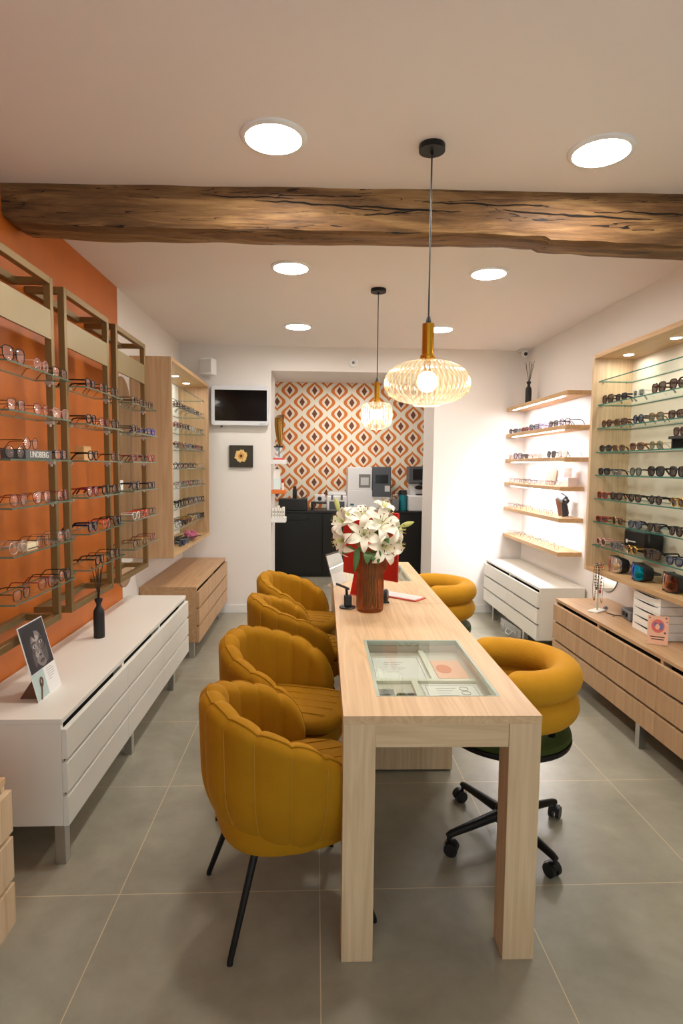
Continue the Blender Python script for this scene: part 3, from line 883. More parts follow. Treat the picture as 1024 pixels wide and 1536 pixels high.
# ------------------------------------------------------------------ swivel chairs with stacked tube backs
def swivel_proto():
    t = thing('swivel_chair', 'x', 'chair', (0, 0, 0), 0, 'yellow tube-back swivel chairs along the right of the table')
    K = 48
    m = MB(); m.lathe([(.0, .430), (.225, .430), (.246, .436), (.250, .450), (.248, .456), (0, .457)], K, cap=False); m.build('seat_pan', 'black_metal', t)
    m = MB(); m.lathe([(.0, .457), (.242, .457), (.248, .466), (.244, .480), (.225, .489), (.12, .492), (0, .493)], K, cap=False); m.build('seat', 'green', t)
    for R, z, nm in ((.207, .594, 'lower_back_roll'), (.214, .708, 'upper_back_roll')):
        pts = []; rs = []
        S = 64; amax = math.radians(115)
        for k in range(S + 1):
            a = -amax + 2 * amax * k / S
            pts.append((R * math.cos(a), (R + .005) * math.sin(a), z))
            e = min(k, S - k) / 5
            rs.append(.0625 * (math.sqrt(max(.0, 1 - (1 - min(1, e)) ** 2)) if e < 1 else 1) + .0015)
        m = MB(); m.tube(pts, rs, 24); m.build(nm, 'boucle', t, ang=80)
    for a in (-50, 0, 50):
        b = math.radians(a)
        m = MB(); m.tube([(.16 * math.cos(b), .16 * math.sin(b), .44), (.195 * math.cos(b), .195 * math.sin(b), .50), (.20 * math.cos(b), .20 * math.sin(b), .58)], .011, 10)
        m.build('back_post', 'black_metal', t)
    m = MB(); m.lathe([(0, .06), (.036, .06), (.038, .12), (.030, .135), (.024, .14), (.024, .28), (.016, .285), (.016, .43), (0, .43)], 20, cap=False)
    m.build('gas_column', 'black_metal', t)
    for k in range(4):
        b = math.radians(23 + 90 * k); c, s = math.cos(b), math.sin(b)
        m = MB(); m.tube([(.02 * c, .02 * s, .098), (.15 * c, .15 * s, .088), (.268 * c, .268 * s, .078), (.285 * c, .285 * s, .074)], [.022, .018, .014, .011], 10)
        lg = m.build('base_arm', 'black_metal', t)
        cx, cy = .279 * c, .279 * s
        tw = b + .5 + k * .9
        u = Vector((math.cos(tw), math.sin(tw), 0)); w = Vector((-u.y, u.x, 0))
        ca = MB(); o = Vector((cx, cy, 0))
        ca.cyl(o + Vector((0, 0, .05)), o + Vector((0, 0, .078)), .007, 10)
        wc = o + u * .012 + Vector((0, 0, .0265))
        for sg in (-1, 1): ca.cyl(wc + w * sg * .006, wc + w * sg * .023, .0265, 20)
        hood = [wc + Vector((0, 0, .0)) + u * (.031 * math.cos(a)) + Vector((0, 0, .031 * math.sin(a))) for a in [math.radians(20 + 14 * q) for q in range(11)]]
        for p, q in zip(hood[:-1], hood[1:]):
            ca.add([p - w * .014, p + w * .014, q + w * .014, q - w * .014], [(0, 1, 2, 3)])
        ca.build('caster', 'black_plastic', t)
    return t
s0 = swivel_proto()
for i, (x, y, l) in enumerate(((.79, 2.30, 'yellow tube-back swivel chair with green seat nearest to the viewer'),
                               (.80, 3.86, 'yellow tube-back swivel chair with green seat at the far end of the table'))):
    c = s0 if i == 0 else dup(s0)
    c.location = (x, y, 0); c['label'] = l

# ------------------------------------------------------------------ pendant lamps
def pendant(label, x, y, prof, zneck, brass_r, brass_z, can_r, nfl, bulb):
    t = thing('pendant_lamp', label, 'pendant lamp', (x, y, ZC), 0)
    L = (x, y, 0)
    off = lambda pr: [(r, z - ZC) for r, z in pr]
    MB().lathe([(can_r, -.022), (can_r * 1.0, -.002), (can_r * .98, 0)], 32).lathe([(.006, -.035), (.006, -.02)], 12).build('canopy', 'black_metal', t)
    MB().tube([(0, 0, -.02), (0, 0, brass_z[1] + .02 - ZC)], .0032, 8).build('cord', 'black_plastic', t)
    MB().lathe(off([(.006, brass_z[1] + .028), (.010, brass_z[1] + .012), (.011, brass_z[1])]), 14).build('cord_grip', 'black_plastic', t)
    b = MB(); b.lathe(off([(brass_r * 1.28, brass_z[0] - .002), (brass_r * 1.28, brass_z[0] + .010), (brass_r, brass_z[0] + .013), (brass_r, brass_z[1]), (brass_r * .3, brass_z[1] + .001)]), 28, flute=lambda a, z: .02 * math.cos(14 * a))
    b.build('lamp_holder', 'brass', t)
    sh = MB(); sh.lathe(off(prof), nfl * 6, flute=lambda a, z: .045 * abs(math.cos(nfl * a / 2)) - .02, cap=False)
    sh.build('glass_shade', 'lamp_glass_wide' if nfl == 48 else 'lamp_glass_drum', t, ang=75)
    MB().lathe(off([(.013, bulb[0] + bulb[1] * .9), (.013, brass_z[0])]), 12).build('socket', 'brass', t)
    q = MB(); q.sphere((0, 0, bulb[0] - ZC), bulb[1], 16, 10)
    q.build('bulb', 'bulb', t)
P1 = [(.030, 1.925), (.050, 1.922), (.090, 1.914), (.122, 1.900), (.146, 1.880), (.160, 1.855), (.163, 1.835), (.157, 1.812), (.140, 1.790), (.112, 1.774), (.080, 1.765), (.052, 1.762), (.050, 1.752)]
pendant('wide amber ribbed glass pendant lamp hanging nearest, over the table', .424, 2.266, P1, 1.925, .0225, (1.932, 2.061), .0485, 48, (1.845, .039))
P2 = [(.026, 1.957), (.055, 1.955), (.085, 1.946), (.102, 1.926), (.106, 1.900), (.106, 1.845), (.103, 1.815), (.088, 1.795), (.055, 1.785), (.050, 1.776)]
pendant('smaller drum shaped ribbed glass pendant lamp hanging farther back', .415, 4.052, P2, 1.957, .0185, (1.960, 2.094), .052, 30, (1.875, .034))

# ------------------------------------------------------------------ screen, picture, speaker, detectors on the back wall
def rrect(cx, cz, w, h, r, y, n=6):
    pts = []
    for sx, sz, a0 in ((1, 1, 0), (-1, 1, PI / 2), (-1, -1, PI), (1, -1, 3 * PI / 2)):
        for k in range(n + 1):
            a = a0 + PI / 2 * k / n
            pts.append((cx + sx * (w / 2 - r) + r * math.cos(a), y, cz + sz * (h / 2 - r) + r * math.sin(a)))
    return pts
def wall_screen():
    t = thing('wall_monitor', 'black screen in a pale silver frame on the back wall left of the opening', 'screen', (-.755, YB, 2.11))
    MB().prism(rrect(0, 0, .572, .395, .03, -.075), (0, .055, 0)).build('bezel', 'silver_frame', t, bevel=.006)
    MB().box(-.247, -.0765, -.152, .268, -.074, .152).build('screen', 'screen', t)
    m = MB()
    for k, (w, h) in enumerate(((.005, .006), (.006, .006), (.008, .006), (.006, .006), (.003, .009), (.006, .006), (.003, .011), (.006, .008))):
        m.box(.195 + k * .0078, -.0765, -.180 - .003, .195 + k * .0078 + w * .8, -.0752, -.180 + h - .003)
    m.build('maker_mark', 'grey_plastic', t)
    MB().box(-.12, -.02, -.08, .12, 0, .08).build('wall_mount', 'black_metal', t)
    MB().tube([(-.19, -.03, -.197), (-.195, -.028, -.215), (-.185, -.02, -.21), (-.185, -.005, -.196)], .004, 8).build('cable', 'black_plastic', t)
wall_screen()
def flower_picture():
    t = thing('wall_picture', 'small square dark picture of a pale orange flower on the back wall', 'picture', (-.75, YB, 1.608))
    MB().box(-.118, -.028, -.11, .118, 0, .11).build('canvas', 'black_plastic', t)
    M['petal_a'] = plain('printed_petal', lin(226, 190, 120), .5, var=.2, vscale=60); M['petal_b'] = plain('printed_core', lin(206, 120, 30), .5, var=.2, vscale=60)
    M['print_dark'] = plain('printed_leaves', lin(52, 44, 32), .6, var=.5, vscale=25)
    MB().box(-.112, -.0285, -.104, .112, -.028, .104).build('print', 'print_dark', t)
    m = MB()
    for k in range(17):
        a = 2 * PI * k / 17 + .1; r = .064 + .006 * math.sin(k * 2.3)
        u = (math.cos(a), math.sin(a)); w = (-u[1], u[0])
        m.poly([(u[0] * q * r + w[0] * s * .0145, -.0289 - .00002 * k, u[1] * q * r + w[1] * s * .0145 + .004) for q, s in ((.15, -.3), (.6, -.9), (.9, -.7), (1, 0), (.9, .7), (.6, .9), (.15, .3))])
    m.build('petals', 'petal_a', t, smooth=False)
    m = MB()
    for k in range(11):
        a = 2 * PI * k / 11; r = .034 + .006 * (k % 2)
        u = (math.cos(a), math.sin(a)); w = (-u[1], u[0])
        m.poly([(u[0] * q * r + w[0] * s * .008, -.0294 - .00002 * k, u[1] * q * r + w[1] * s * .008 + .004) for q, s in ((.1, -.3), (.7, -.6), (1, 0), (.7, .6), (.1, .3))])
    m.build('inner_petals', 'petal_b', t, smooth=False)
    MB().prism([(.013 * math.cos(2 * PI * k / 16), -.030, .004 + .013 * math.sin(2 * PI * k / 16)) for k in range(16)], (0, -.0004, 0)).build('flower_core', 'ink', t)
flower_picture()
t = thing('wall_speaker', 'small pale grey speaker high in the far left corner', 'speaker', (-1.06, 5.90, 2.395), math.radians(-14))
MB().box(-.064, -.05, 0, .064, .07, .16).build('housing', 'white_plastic', t, bevel=.006)
MB().box(-.054, -.056, .02, .058, -.049, .142).build('grille', 'light_grey', t, bevel=.002)
MB().box(-.02, .07, .06, .02, .105, .1).build('bracket', 'white_plastic', t)
m = MB(); m.tube([(-.09 + .014 * math.cos(2 * PI * k / 14), .05, .09 + .014 * math.sin(2 * PI * k / 14)) for k in range(14)], .003, 6, closed=True); m.tube([(-.076, .05, .09), (-.05, .055, .09)], .003, 6); m.build('cable_loop', 'grey_plastic', t)
t = thing('smoke_detector', 'small round white detector above the wallpapered opening', 'detector', (.372, YB, 2.557))
MB().lathe([(.048, 0), (.047, .018), (.038, .026), (.034, .027), (.030, .024), (0, .024)], 28, cap=False).xform(Matrix.Rotation(PI / 2, 4, 'X')).build('housing', 'white_plastic', t)
MB().lathe([(.014, .024), (.013, .031), (0, .032)], 16, cap=False).xform(Matrix.Rotation(PI / 2, 4, 'X')).build('button', 'grey_plastic', t)
t = thing('security_camera', 'tiny security camera in the far right ceiling corner', 'camera', (2.09, 5.91, ZC))
MB().box(-.05, -.02, -.016, .06, .1, 0).build('bracket', 'white_plastic', t, bevel=.003)
MB().sphere((-.005, -.01, -.05), .036, 16, 10).build('body', 'white_plastic', t)
MB().sphere((-.008, -.028, -.056), .022, 14, 8).build('lens', 'black_plastic', t)

# ------------------------------------------------------------------ eyewear
SHAPES = {'round': (.0240, .0232, 2.0, 0, 0), 'panto': (.0250, .0222, 2.4, .08, 0), 'square': (.0262, .0200, 3.6, .06, 0),
          'cat-eye': (.0262, .0205, 2.8, .10, .22), 'oversized': (.0295, .0262, 3.0, .08, .05), 'aviator': (.0285, .0245, 2.5, .22, -.12),
          'oval': (.0265, .0195, 2.2, 0, 0), 'slim': (.0255, .0155, 2.6, .05, .12)}
THK = {'wire': (.0013, .0010), 'thin': (.0020, .0016), 'thick': (.0031, .0026), 'chunky': (.0036, .0036)}
_ec = {}
def ew_mesh(part, shape, thk, mat):
    key = (part, shape, thk, mat)
    if key in _ec: return _ec[key]
    base = (part, shape, thk)
    if base not in _ec:
        rx, rz, e, top, wing = SHAPES[shape]
        r, rt = THK[thk]
        cy = rx + .0085; cz = rz + r
        NS = 28
        def outline(sgn, sc=1.0):
            o = []
            for k in range(NS):
                a = 2 * PI * k / NS; c, s = math.cos(a), math.sin(a)
                u = abs(c) ** (2 / e) * (1 if c >= 0 else -1); w = abs(s) ** (2 / e) * (1 if s >= 0 else -1)
                uu = u * (1 + top * w)                       # wider at the top
                ww = w + wing * max(0, u) * max(0, w)        # lifted outer corner
                yy = sgn * (cy + uu * rx * sc)
                o.append((-.30 * (abs(yy) ** 2) * 3.2, yy, cz + ww * rz * sc))
            return o
        m = MB()
        if part == 'frame':
            for s in (-1, 1): m.tube(outline(s), r, 6, closed=True, squash=(1.0, 1.0))
            zb = cz + rz * .34
            m.tube([(-.0004, -.0088, zb), (.0016, -.0045, zb + .0028), (.0020, 0, zb + .0036), (.0016, .0045, zb + .0028), (-.0004, .0088, zb)], r * 1.15, 6)
            for s in (-1, 1):
                yo = cy + rx * (1 + top * .5)
                m.tube([(-.30 * yo * yo * 3.2, s * (yo - .001), cz + rz * .48), (-.30 * yo * yo * 3.2 - .002, s * (yo + .0045), cz + rz * .52), (-.30 * yo * yo * 3.2 - .007, s * (yo + .0048), cz + rz * .52)], [r * 1.1, r * 1.2, rt], 6)
        elif part in ('lens_l', 'lens_r'):
            s = 1 if part == 'lens_l' else -1
            o = outline(s, .985); c = (sum(p[0] for p in o) / NS + .0022, s * cy, cz)
            mid = [tuple(q * .55 + g * .45 for q, g in zip(p, c)) for p in o]
            mid = [(p[0] + .0006, p[1], p[2]) for p in mid]
            vs = o + mid + [c]
            fs = [(k, (k + 1) % NS, NS + (k + 1) % NS, NS + k) for k in range(NS)] + [(NS + k, NS + (k + 1) % NS, 2 * NS) for k in range(NS)]
            m.add(vs, fs)
        else:
            s = 1 if part == 'temple_l' else -1
            yo = cy + rx * (1 + top * .5) + .0048
            x0 = -.30 * (yo - .0048) ** 2 * 3.2 - .006
            z0 = cz + rz * .52
            m.tube([(x0, s * yo, z0), (x0 - .045, s * (yo + .0015), z0), (x0 - .090, s * (yo - .001), z0 - .001), (x0 - .105, s * (yo - .004), z0 - .004), (x0 - .128, s * (yo - .009), max(rt * 1.2, z0 - .034))],
                   [rt * 1.15, rt, rt, rt * 1.1, rt * 1.2], 6, squash=(.75, 1.3))
        _ec[base] = m
    me = _ec[base].mesh(part.split('_')[0], mat, ang=60)
    _ec[key] = me
    return me
def eyewear(kind, label, group, loc, rotz, shape, thk, fmat, lmat, tmat=None, simple=False):
    t = thing(kind, label, 'glasses' if kind == 'eyeglasses' else 'sunglasses', loc, rotz, group)
    for part, mat in (('frame', fmat), ('lens_l', lmat), ('lens_r', lmat), ('temple_l', tmat or fmat), ('temple_r', tmat or fmat)):
        o = bpy.data.objects.new(part.split('_')[0], ew_mesh(part, shape, thk, mat)); COL.objects.link(o); o.parent = t
    return t
def shade(f):
    return {'f_black': 'black', 'f_navy': 'navy', 'f_tortoise': 'tortoiseshell', 'f_brown': 'brown', 'f_red': 'red', 'f_wine': 'wine red', 'f_blue': 'bright blue', 'f_clear': 'clear',
            'f_pink': 'pink', 'f_grey': 'grey', 'f_silver': 'silver', 'f_gold': 'gold', 'f_white': 'white', 'f_amber': 'amber', 'f_purple': 'purple', 'f_green': 'green', 'f_coral': 'coral'}[f]

# racks on the orange wall: (y, shape, thickness, frame, lens)
RK = {
 'nearest gold rack': {
  0: [(2.25, 'oversized', 'thin', 'black', 'pink'), (2.465, 'round', 'wire', 'pink', 'pink'), (2.636, 'square', 'thin', 'black', 'pink')],
  1: [(2.255, 'square', 'wire', 'black', 'pink'), (2.455, 'cat-eye', 'wire', 'wine', 'pink'), (2.636, 'cat-eye', 'wire', 'pink', 'pink')],
  2: [(2.232, 'round', 'wire', 'black', 'clear'), None, (2.625, 'square', 'thin', 'navy', 'pink')],
  3: [(2.25, 'round', 'wire', 'wine', 'clear'), (2.44, 'aviator', 'wire', 'brown', 'pink'), (2.63, 'round', 'wire', 'wine', 'pink')],
  4: [(2.235, 'panto', 'thick', 'clear', 'clear'), (2.432, 'panto', 'wire', 'brown', 'clear'), (2.635, 'panto', 'wire', 'grey', 'pink')],
  5: [(2.25, 'square', 'thin', 'brown', 'clear'), (2.455, 'panto', 'thin', 'wine', 'clear'), (2.632, 'round', 'thin', 'black', 'pink')]},
 'middle gold rack': {
  0: [(2.985, 'square', 'thick', 'black', 'pink'), (3.165, 'round', 'thin', 'black', 'clear'), (3.335, 'round', 'thin', 'black', 'clear')],
  1: [(2.985, 'panto', 'thick', 'black', 'clear'), (3.17, 'panto', 'thin', 'wine', 'clear'), (3.335, 'round', 'thin', 'black', 'clear')],
  2: [(3.0, 'panto', 'thick', 'black', 'clear'), (3.335, 'round', 'thin', 'brown', 'clear')],
  3: [(2.985, 'round', 'thick', 'wine', 'pink'), (3.17, 'round', 'thick', 'black', 'clear'), (3.335, 'round', 'thin', 'black', 'clear')],
  4: [(2.975, 'round', 'chunky', 'navy', 'clear'), (3.165, 'panto', 'thin', 'coral', 'clear'), (3.335, 'round', 'thick', 'black', 'clear')],
  5: [(3.06, 'square', 'thick', 'black', 'clear'), (3.28, 'panto', 'thin', 'black', 'clear')]},
 'farthest gold rack': {
  0: [(3.69, 'square', 'thin', 'black', 'clear'), (3.87, 'square', 'thin', 'black', 'clear'), (4.045, 'panto', 'thin', 'black', 'clear')],
  1: [(3.69, 'panto', 'thin', 'black', 'clear'), (3.87, 'square', 'thin', 'navy', 'clear'), (4.045, 'square', 'thick', 'blue', 'clear')],
  2: [(3.69, 'panto', 'thin', 'wine', 'clear'), (3.87, 'round', 'thin', 'black', 'clear'), (4.045, 'cat-eye', 'thick', 'red', 'pink')],
  3: [(3.70, 'oversized', 'thick', 'navy', 'clear'), (4.04, 'square', 'thick', 'navy', 'clear')],
  4: [(3.69, 'cat-eye', 'thin', 'white', 'clear'), (3.87, 'square', 'thick', 'coral', 'pink'), (4.045, 'panto', 'thin', 'black', 'clear')],
  5: [(3.69, 'panto', 'thin', 'tortoise', 'clear'), (3.87, 'square', 'thin', 'gold', 'clear'), (4.045, 'panto', 'thin', 'wine', 'clear')]}}
SHN = ['top', 'second', 'third', 'fourth', 'fifth', 'lowest']
RN = random.Random(3)
for rk, sh in RK.items():
    for s, items in sh.items():
        for k, it in enumerate(items):
            if it is None: continue
            y, shp, th, f, l = it
            n = len(items)
            pos = {0: 'left', n - 1: 'right'}.get(k, 'middle') + ' place'
            eyewear('eyeglasses', f'{shade("f_" + f)} {shp} eyeglasses, {pos} on the {SHN[s]} glass shelf of the {rk}', 'eyeglasses on the gold racks',
                    (-1.105, y, RZ[s]), math.radians(RN.uniform(-7, 3)), shp, th, 'f_' + f, 'l_' + l)
# things standing among them
t = thing('brand_block', 'dark grey lettered display block on the third shelf of the nearest rack', 'display block', (-1.10, 2.41, RZ[2]))
MB().box(-.095, -.112, 0, 0, .112, .036).build('block', 'dark_grey', t, bevel=.001)
text_part('LINDBERG', .034, 'paper', t, (.0006, 0, .017), (PI / 2, 0, PI / 2))
eyewear('eyeglasses', 'black round wire eyeglasses standing on top of the dark lettered block', 'eyeglasses on the gold racks', (-1.112, 2.372, RZ[2] + .036), 0, 'round', 'wire', 'f_black', 'l_pink')
t = thing('wooden_block', 'small kraft coloured block behind black glasses on the middle rack', 'display block', (-1.205, 3.135, RZ[2]))
MB().box(-.02, -.05, 0, .02, .05, .075).build('block', 'kraft', t, bevel=.002)
t = thing('name_plate', 'small cream wooden bar between glasses on the fifth shelf of the nearest rack', 'display block', (-1.118, 2.345, RZ[4]))
MB().box(-.022, -.045, 0, .012, .045, .028).build('bar', 'cream', t, bevel=.001)
MB().box(.0122, -.042, .006, .0128, .042, .010).build('stripe', 'ink', t)
t = thing('price_card', 'small white card behind navy glasses on the farthest gold rack', 'card', (-1.225, 3.78, RZ[3]))
MB().box(-.004, -.035, 0, .0, .035, .06).build('card', 'paper', t)

# left lit cabinet: small and far
FR = ['black', 'black', 'tortoise', 'grey', 'brown', 'gold', 'wine', 'silver', 'clear', 'navy', 'pink']
FAR = {1: ['black', 'black', 'black', 'grey', 'black', 'clear'], 2: ['wine', 'tortoise', 'black', 'silver', 'gold', 'grey'], 3: ['tortoise', 'amber', 'grey', 'black', 'wine', 'brown'],
       4: ['grey', 'tortoise', 'brown', 'black', 'gold', 'clear'], 5: ['silver', 'grey', 'wine', 'black', 'brown', 'clear'], 6: ['black', 'black', 'tortoise', 'brown', 'grey', 'black'],
       7: ['silver', 'navy', 'amber', 'gold', 'grey', 'black']}
LCN = ['', 'topmost occupied', 'second occupied', 'third occupied', 'fourth occupied', 'fifth occupied', 'sixth occupied', 'lowest']
for s, fs in FAR.items():
    n = len(fs)
    for k, f in enumerate(fs):
        y = 4.80 + (5.77 - 4.80) * k / (n - 1)
        shp = ['square', 'panto', 'square', 'cat-eye', 'round', 'square'][(k + s) % 6]
        sun = s == 7 and f in ('navy', 'amber', 'black')
        eyewear('eyeglasses', f'{shade("f_" + f)} eyeglasses, {ORD[k]} from left, {LCN[s]} shelf of the back left cabinet', 'eyeglasses in the back left cabinet',
                (-1.105, y, LCZ[s]), math.radians(RN.uniform(-16, -4)), shp, 'thick' if s != 5 else 'thin', 'f_' + f, 'l_brown' if sun else 'l_clear')
t = thing('dried_bouquet', 'dried pink flowers with dark stems lying in the bottom of the back left cabinet', 'dried flowers', (-1.16, 5.05, .852))
m = MB()
for k in range(14):
    a = (k - 7) * .03
    m.tube([(-.02, -.25, .012 + .002 * k), (.0 + a * .3, 0, .02 + .002 * k), (.04 + a * .6, .22, .03 + .003 * (k % 5))], .0035, 5)
m.build('stems', 'black_plastic', t)
m = MB()
for k in range(26): m.sphere((.05 + RN.uniform(-.05, .05), .22 + RN.uniform(-.10, .12), .035 + RN.uniform(-.016, .03)), RN.uniform(.014, .022), 7, 5)
m.build('flower_heads', 'purple_flower', t)
for k in range(2):
    eyewear('eyeglasses', ['dark blue thick eyeglasses beside the dried flowers in the back left cabinet', 'grey thick eyeglasses nearest the front panel below the lowest glass shelf'][k], 'eyeglasses in the back left cabinet',
            (-1.09, 4.86 + .16 * k, .851), math.radians(-10), 'square', 'chunky', ['f_grey', 'f_navy'][1 - k], 'l_blue')

# right cabinet sunglasses, listed from the far (left in view) end
RC = {
 1: [('oversized', 'brown', 'brown'), ('square', 'navy', 'black'), ('square', 'white', 'green'), ('oversized', 'brown', 'brown'), ('oversized', 'brown', 'brown')],
 2: [('panto', 'tortoise', 'brown'), ('square', 'tortoise', 'brown'), ('round', 'black', 'blue'), ('panto', 'amber', 'green'), ('square', 'brown', 'brown')],
 3: [('oval', 'black', 'black'), ('square', 'gold', 'brown'), ('square', 'amber', 'brown'), ('panto', 'gold', 'green'), ('square', 'brown', 'brown')],
 4: [('square', 'black', 'black'), ('slim', 'silver', 'grey'), ('panto', 'black', 'green'), ('oversized', 'black', 'black'), ('oversized', 'black', 'black')],
 5: [('square', 'red', 'brown'), ('round', 'black', 'brown'), ('panto', 'black', 'brown'), ('round', 'black', 'brown'), ('round', 'gold', 'brown')],
 6: [('slim', 'red', 'black'), ('aviator', 'gold', 'brown'), ('oval', 'navy', 'blue'), ('panto', 'black', 'brown'), ('round', 'black', 'brown')],
 7: [('round', 'pink', 'brown'), ('square', 'grey', 'grey'), ('round', 'gold', 'brown'), ('oversized', 'black', 'brown'), ('panto', 'navy', 'blue')]}
RY = {1: [3.86, 3.685, 3.485, 3.28, 3.10], 2: [3.86, 3.68, 3.475, 3.29, 3.10], 3: [3.86, 3.69, 3.476, 3.275, 3.06], 4: [3.865, 3.70, 3.476, 3.265, 3.06],
      5: [3.875, 3.69, 3.47, 3.255, 3.05], 6: [3.87, 3.665, 3.455, 3.257, 3.05], 7: [3.865, 3.66, 3.476, 3.262, 3.047]}
RCN = ['', 'top occupied', 'second', 'third', 'fourth', 'fifth', 'sixth', 'lowest']
for s, items in RC.items():
    ys = RY[s]
    for k, (y, it) in enumerate(list(zip(ys, items))):
        shp, f, l = it
        z = RCZ[s]
        if s == 3 and k == 4: z += .066
        thick = 'wire' if f in ('gold', 'silver') and s in (3, 4, 6) else 'chunky' if l in ('black', 'brown', 'blue') else 'thick'
        eyewear('sunglasses', f'{shade("f_" + f)} {shp} sunglasses, {ORD[k]} from left, {RCN[s]} shelf of the right cabinet', 'sunglasses in the right cabinet',
                (1.925, y, z), math.radians(180 + RN.uniform(-3, 9)), shp, thick, 'f_' + f, 'l_' + l)
t = thing('display_riser', 'small black riser under sunglasses on the third shelf of the right cabinet', 'riser', (1.965, 3.05, RCZ[3]))
MB().box(-.055, -.085, .050, .085, .085, .066).box(-.04, -.08, 0, .08, -.07, .05).box(-.04, .07, 0, .08, .08, .05).build('riser', 'black_plastic', t, bevel=.001)
t = thing('goggle_case', 'bulky black zipped case with an orange edge behind the lowest sunglasses', 'case', (2.055, 3.585, RCZ[7]), math.radians(4))
m = MB(); m.box(-.06, -.13, 0, .06, .12, .145); m.build('body', 'black_counter', t, bevel=.025)
MB().box(-.064, -.02, .06, -.0605, .05, .066).box(-.064, .06, .05, -.0605, .075, .072).build('printed_marks', 'paper', t)
MB().box(-.066, -.0, .018, -.0600, .11, .028).build('orange_edge', 'orange_plastic', t)
MB().box(-.030, .12, .03, .03, .135, .06).build('strap_loop', 'black_plastic', t, bevel=.004)

# visors in the bottom of the right cabinet
def goggles(label, y, mat, frame, rz):
    t = thing('ski_goggles', label, 'goggles', (1.965, y, .853), rz, 'ski goggles in the right cabinet')
    def vis(sc, dx):
        rows = []
        for i in range(9):
            v = -1 + 2 * i / 8
            row = []
            for k in range(25):
                u = -1 + 2 * k / 24
                yy = u * .088 * sc * (1 - .10 * abs(v) ** 3)
                zz = .052 + v * .048 * sc * (1 - .30 * abs(u) ** 4) + (.010 * (1 - min(1, (u * 3.2) ** 2)) if v < -.6 else 0)
                row.append((.055 - 4.6 * yy * yy * 1.2 - .006 * v * v + dx, yy, zz))
            rows.append(row)
        return rows
    m = MB(); m.grid(vis(1.0, .0015)); m.build('visor', mat, t)
    m = MB(); a = vis(1.07, -.002); b = [[(p[0] - .045, p[1] * .96, p[2]) for p in r] for r in a]
    edge = lambda g: g[0] + [r[-1] for r in g[1:-1]] + list(reversed(g[-1])) + [r[0] for r in reversed(g[1:-1])]
    ea, eb = edge(a), edge(b); m.grid([ea, eb], closed_u=True); m.grid(a)
    m.build('foam_frame', 'black_plastic', t)
    m = MB(); m.tube(edge(vis(1.045, .0005)), .0045, 6, closed=True); m.build('rim', frame, t)
    m = MB(); m.tube([(-.03, .088, .05), (-.07, .06, .045), (-.09, 0, .042), (-.07, -.06, .045), (-.03, -.088, .05)], .018, 8, squash=(1.2, .2)); m.build('strap', 'black_plastic', t)
goggles('white rimmed ski goggles with striped visor, left of the three', 3.70, 'mirror_multi', 'f_silver', math.radians(170))
goggles('blue mirrored ski goggles, middle of the three', 3.42, 'mirror_blue', 'black_plastic', math.radians(165))
goggles('copper mirrored ski goggles, right of the three', 3.10, 'mirror_amber', 'black_plastic', math.radians(168))

# floating shelves on the right, listed from the far end (left in view)
SH2 = {1: [('panto', 'black', 'brown', 5.90), ('square', 'grey', 'grey', 5.74), ('square', 'wine', 'brown', 5.555), ('oversized', 'navy', 'blue', 5.33), ('oversized', 'purple', 'purple', 5.11), ('oversized', 'black', 'brown', 4.89), ('oversized', 'navy', 'purple', 4.665)],
       2: [('square', 'pink', 'palepink', 5.90), ('oversized', 'navy', 'purple', 5.735), ('square', 'grey', 'brown', 5.55), ('square', 'pink', 'palepink', 5.33), ('square', 'pink', 'palepink', 5.10), ('oversized', 'black', 'black', 4.91), ('oversized', 'green', 'palepink', 4.68)]}
for s, items in SH2.items():
    for k, (shp, f, l, y) in enumerate(items):
        eyewear('sunglasses', f'{shade("f_" + f)} {shp} sunglasses, {ORD[k]} from the left on the {["", "second", "third"][s]} floating shelf', 'sunglasses on the floating shelves',
                (1.985, y, SZ[s]), math.radians(180 + RN.uniform(6, 22)), shp, 'thin' if f in ('pink', 'purple', 'green') else 'thick', 'f_' + f, 'l_' + l)
WR = {3: ([5.90, 5.74, 5.60, 5.46, 5.33, 5.20, 5.07, 4.94, 4.80], ['black', 'wine', 'black', 'black', 'grey', 'black', 'gold', 'brown', 'grey']),
      4: ([5.90, 5.70, 5.54, 5.38, 5.22, 5.05, 4.90], ['grey', 'brown', 'gold', 'gold', 'silver', 'silver', 'grey']),
      5: ([5.88, 5.68, 5.50, 5.32, 5.14, 4.97, 4.78], ['clear', 'silver', 'silver', 'grey', 'grey', 'silver', 'silver'])}
for s, (ys, fs) in WR.items():
    for k, (y, f) in enumerate(zip(ys, fs)):
        eyewear('eyeglasses', f'{shade("f_" + f)} wire eyeglasses, {ORD[k]} from the left on the {["", "", "", "fourth", "fifth", "lowest"][s]} floating shelf', 'wire eyeglasses on the floating shelves',
                (1.985, y, SZ[s]), math.radians(180 + RN.uniform(4, 16)), ['panto', 'round', 'square'][(k + s) % 3], 'wire', 'f_' + f, 'l_clear')
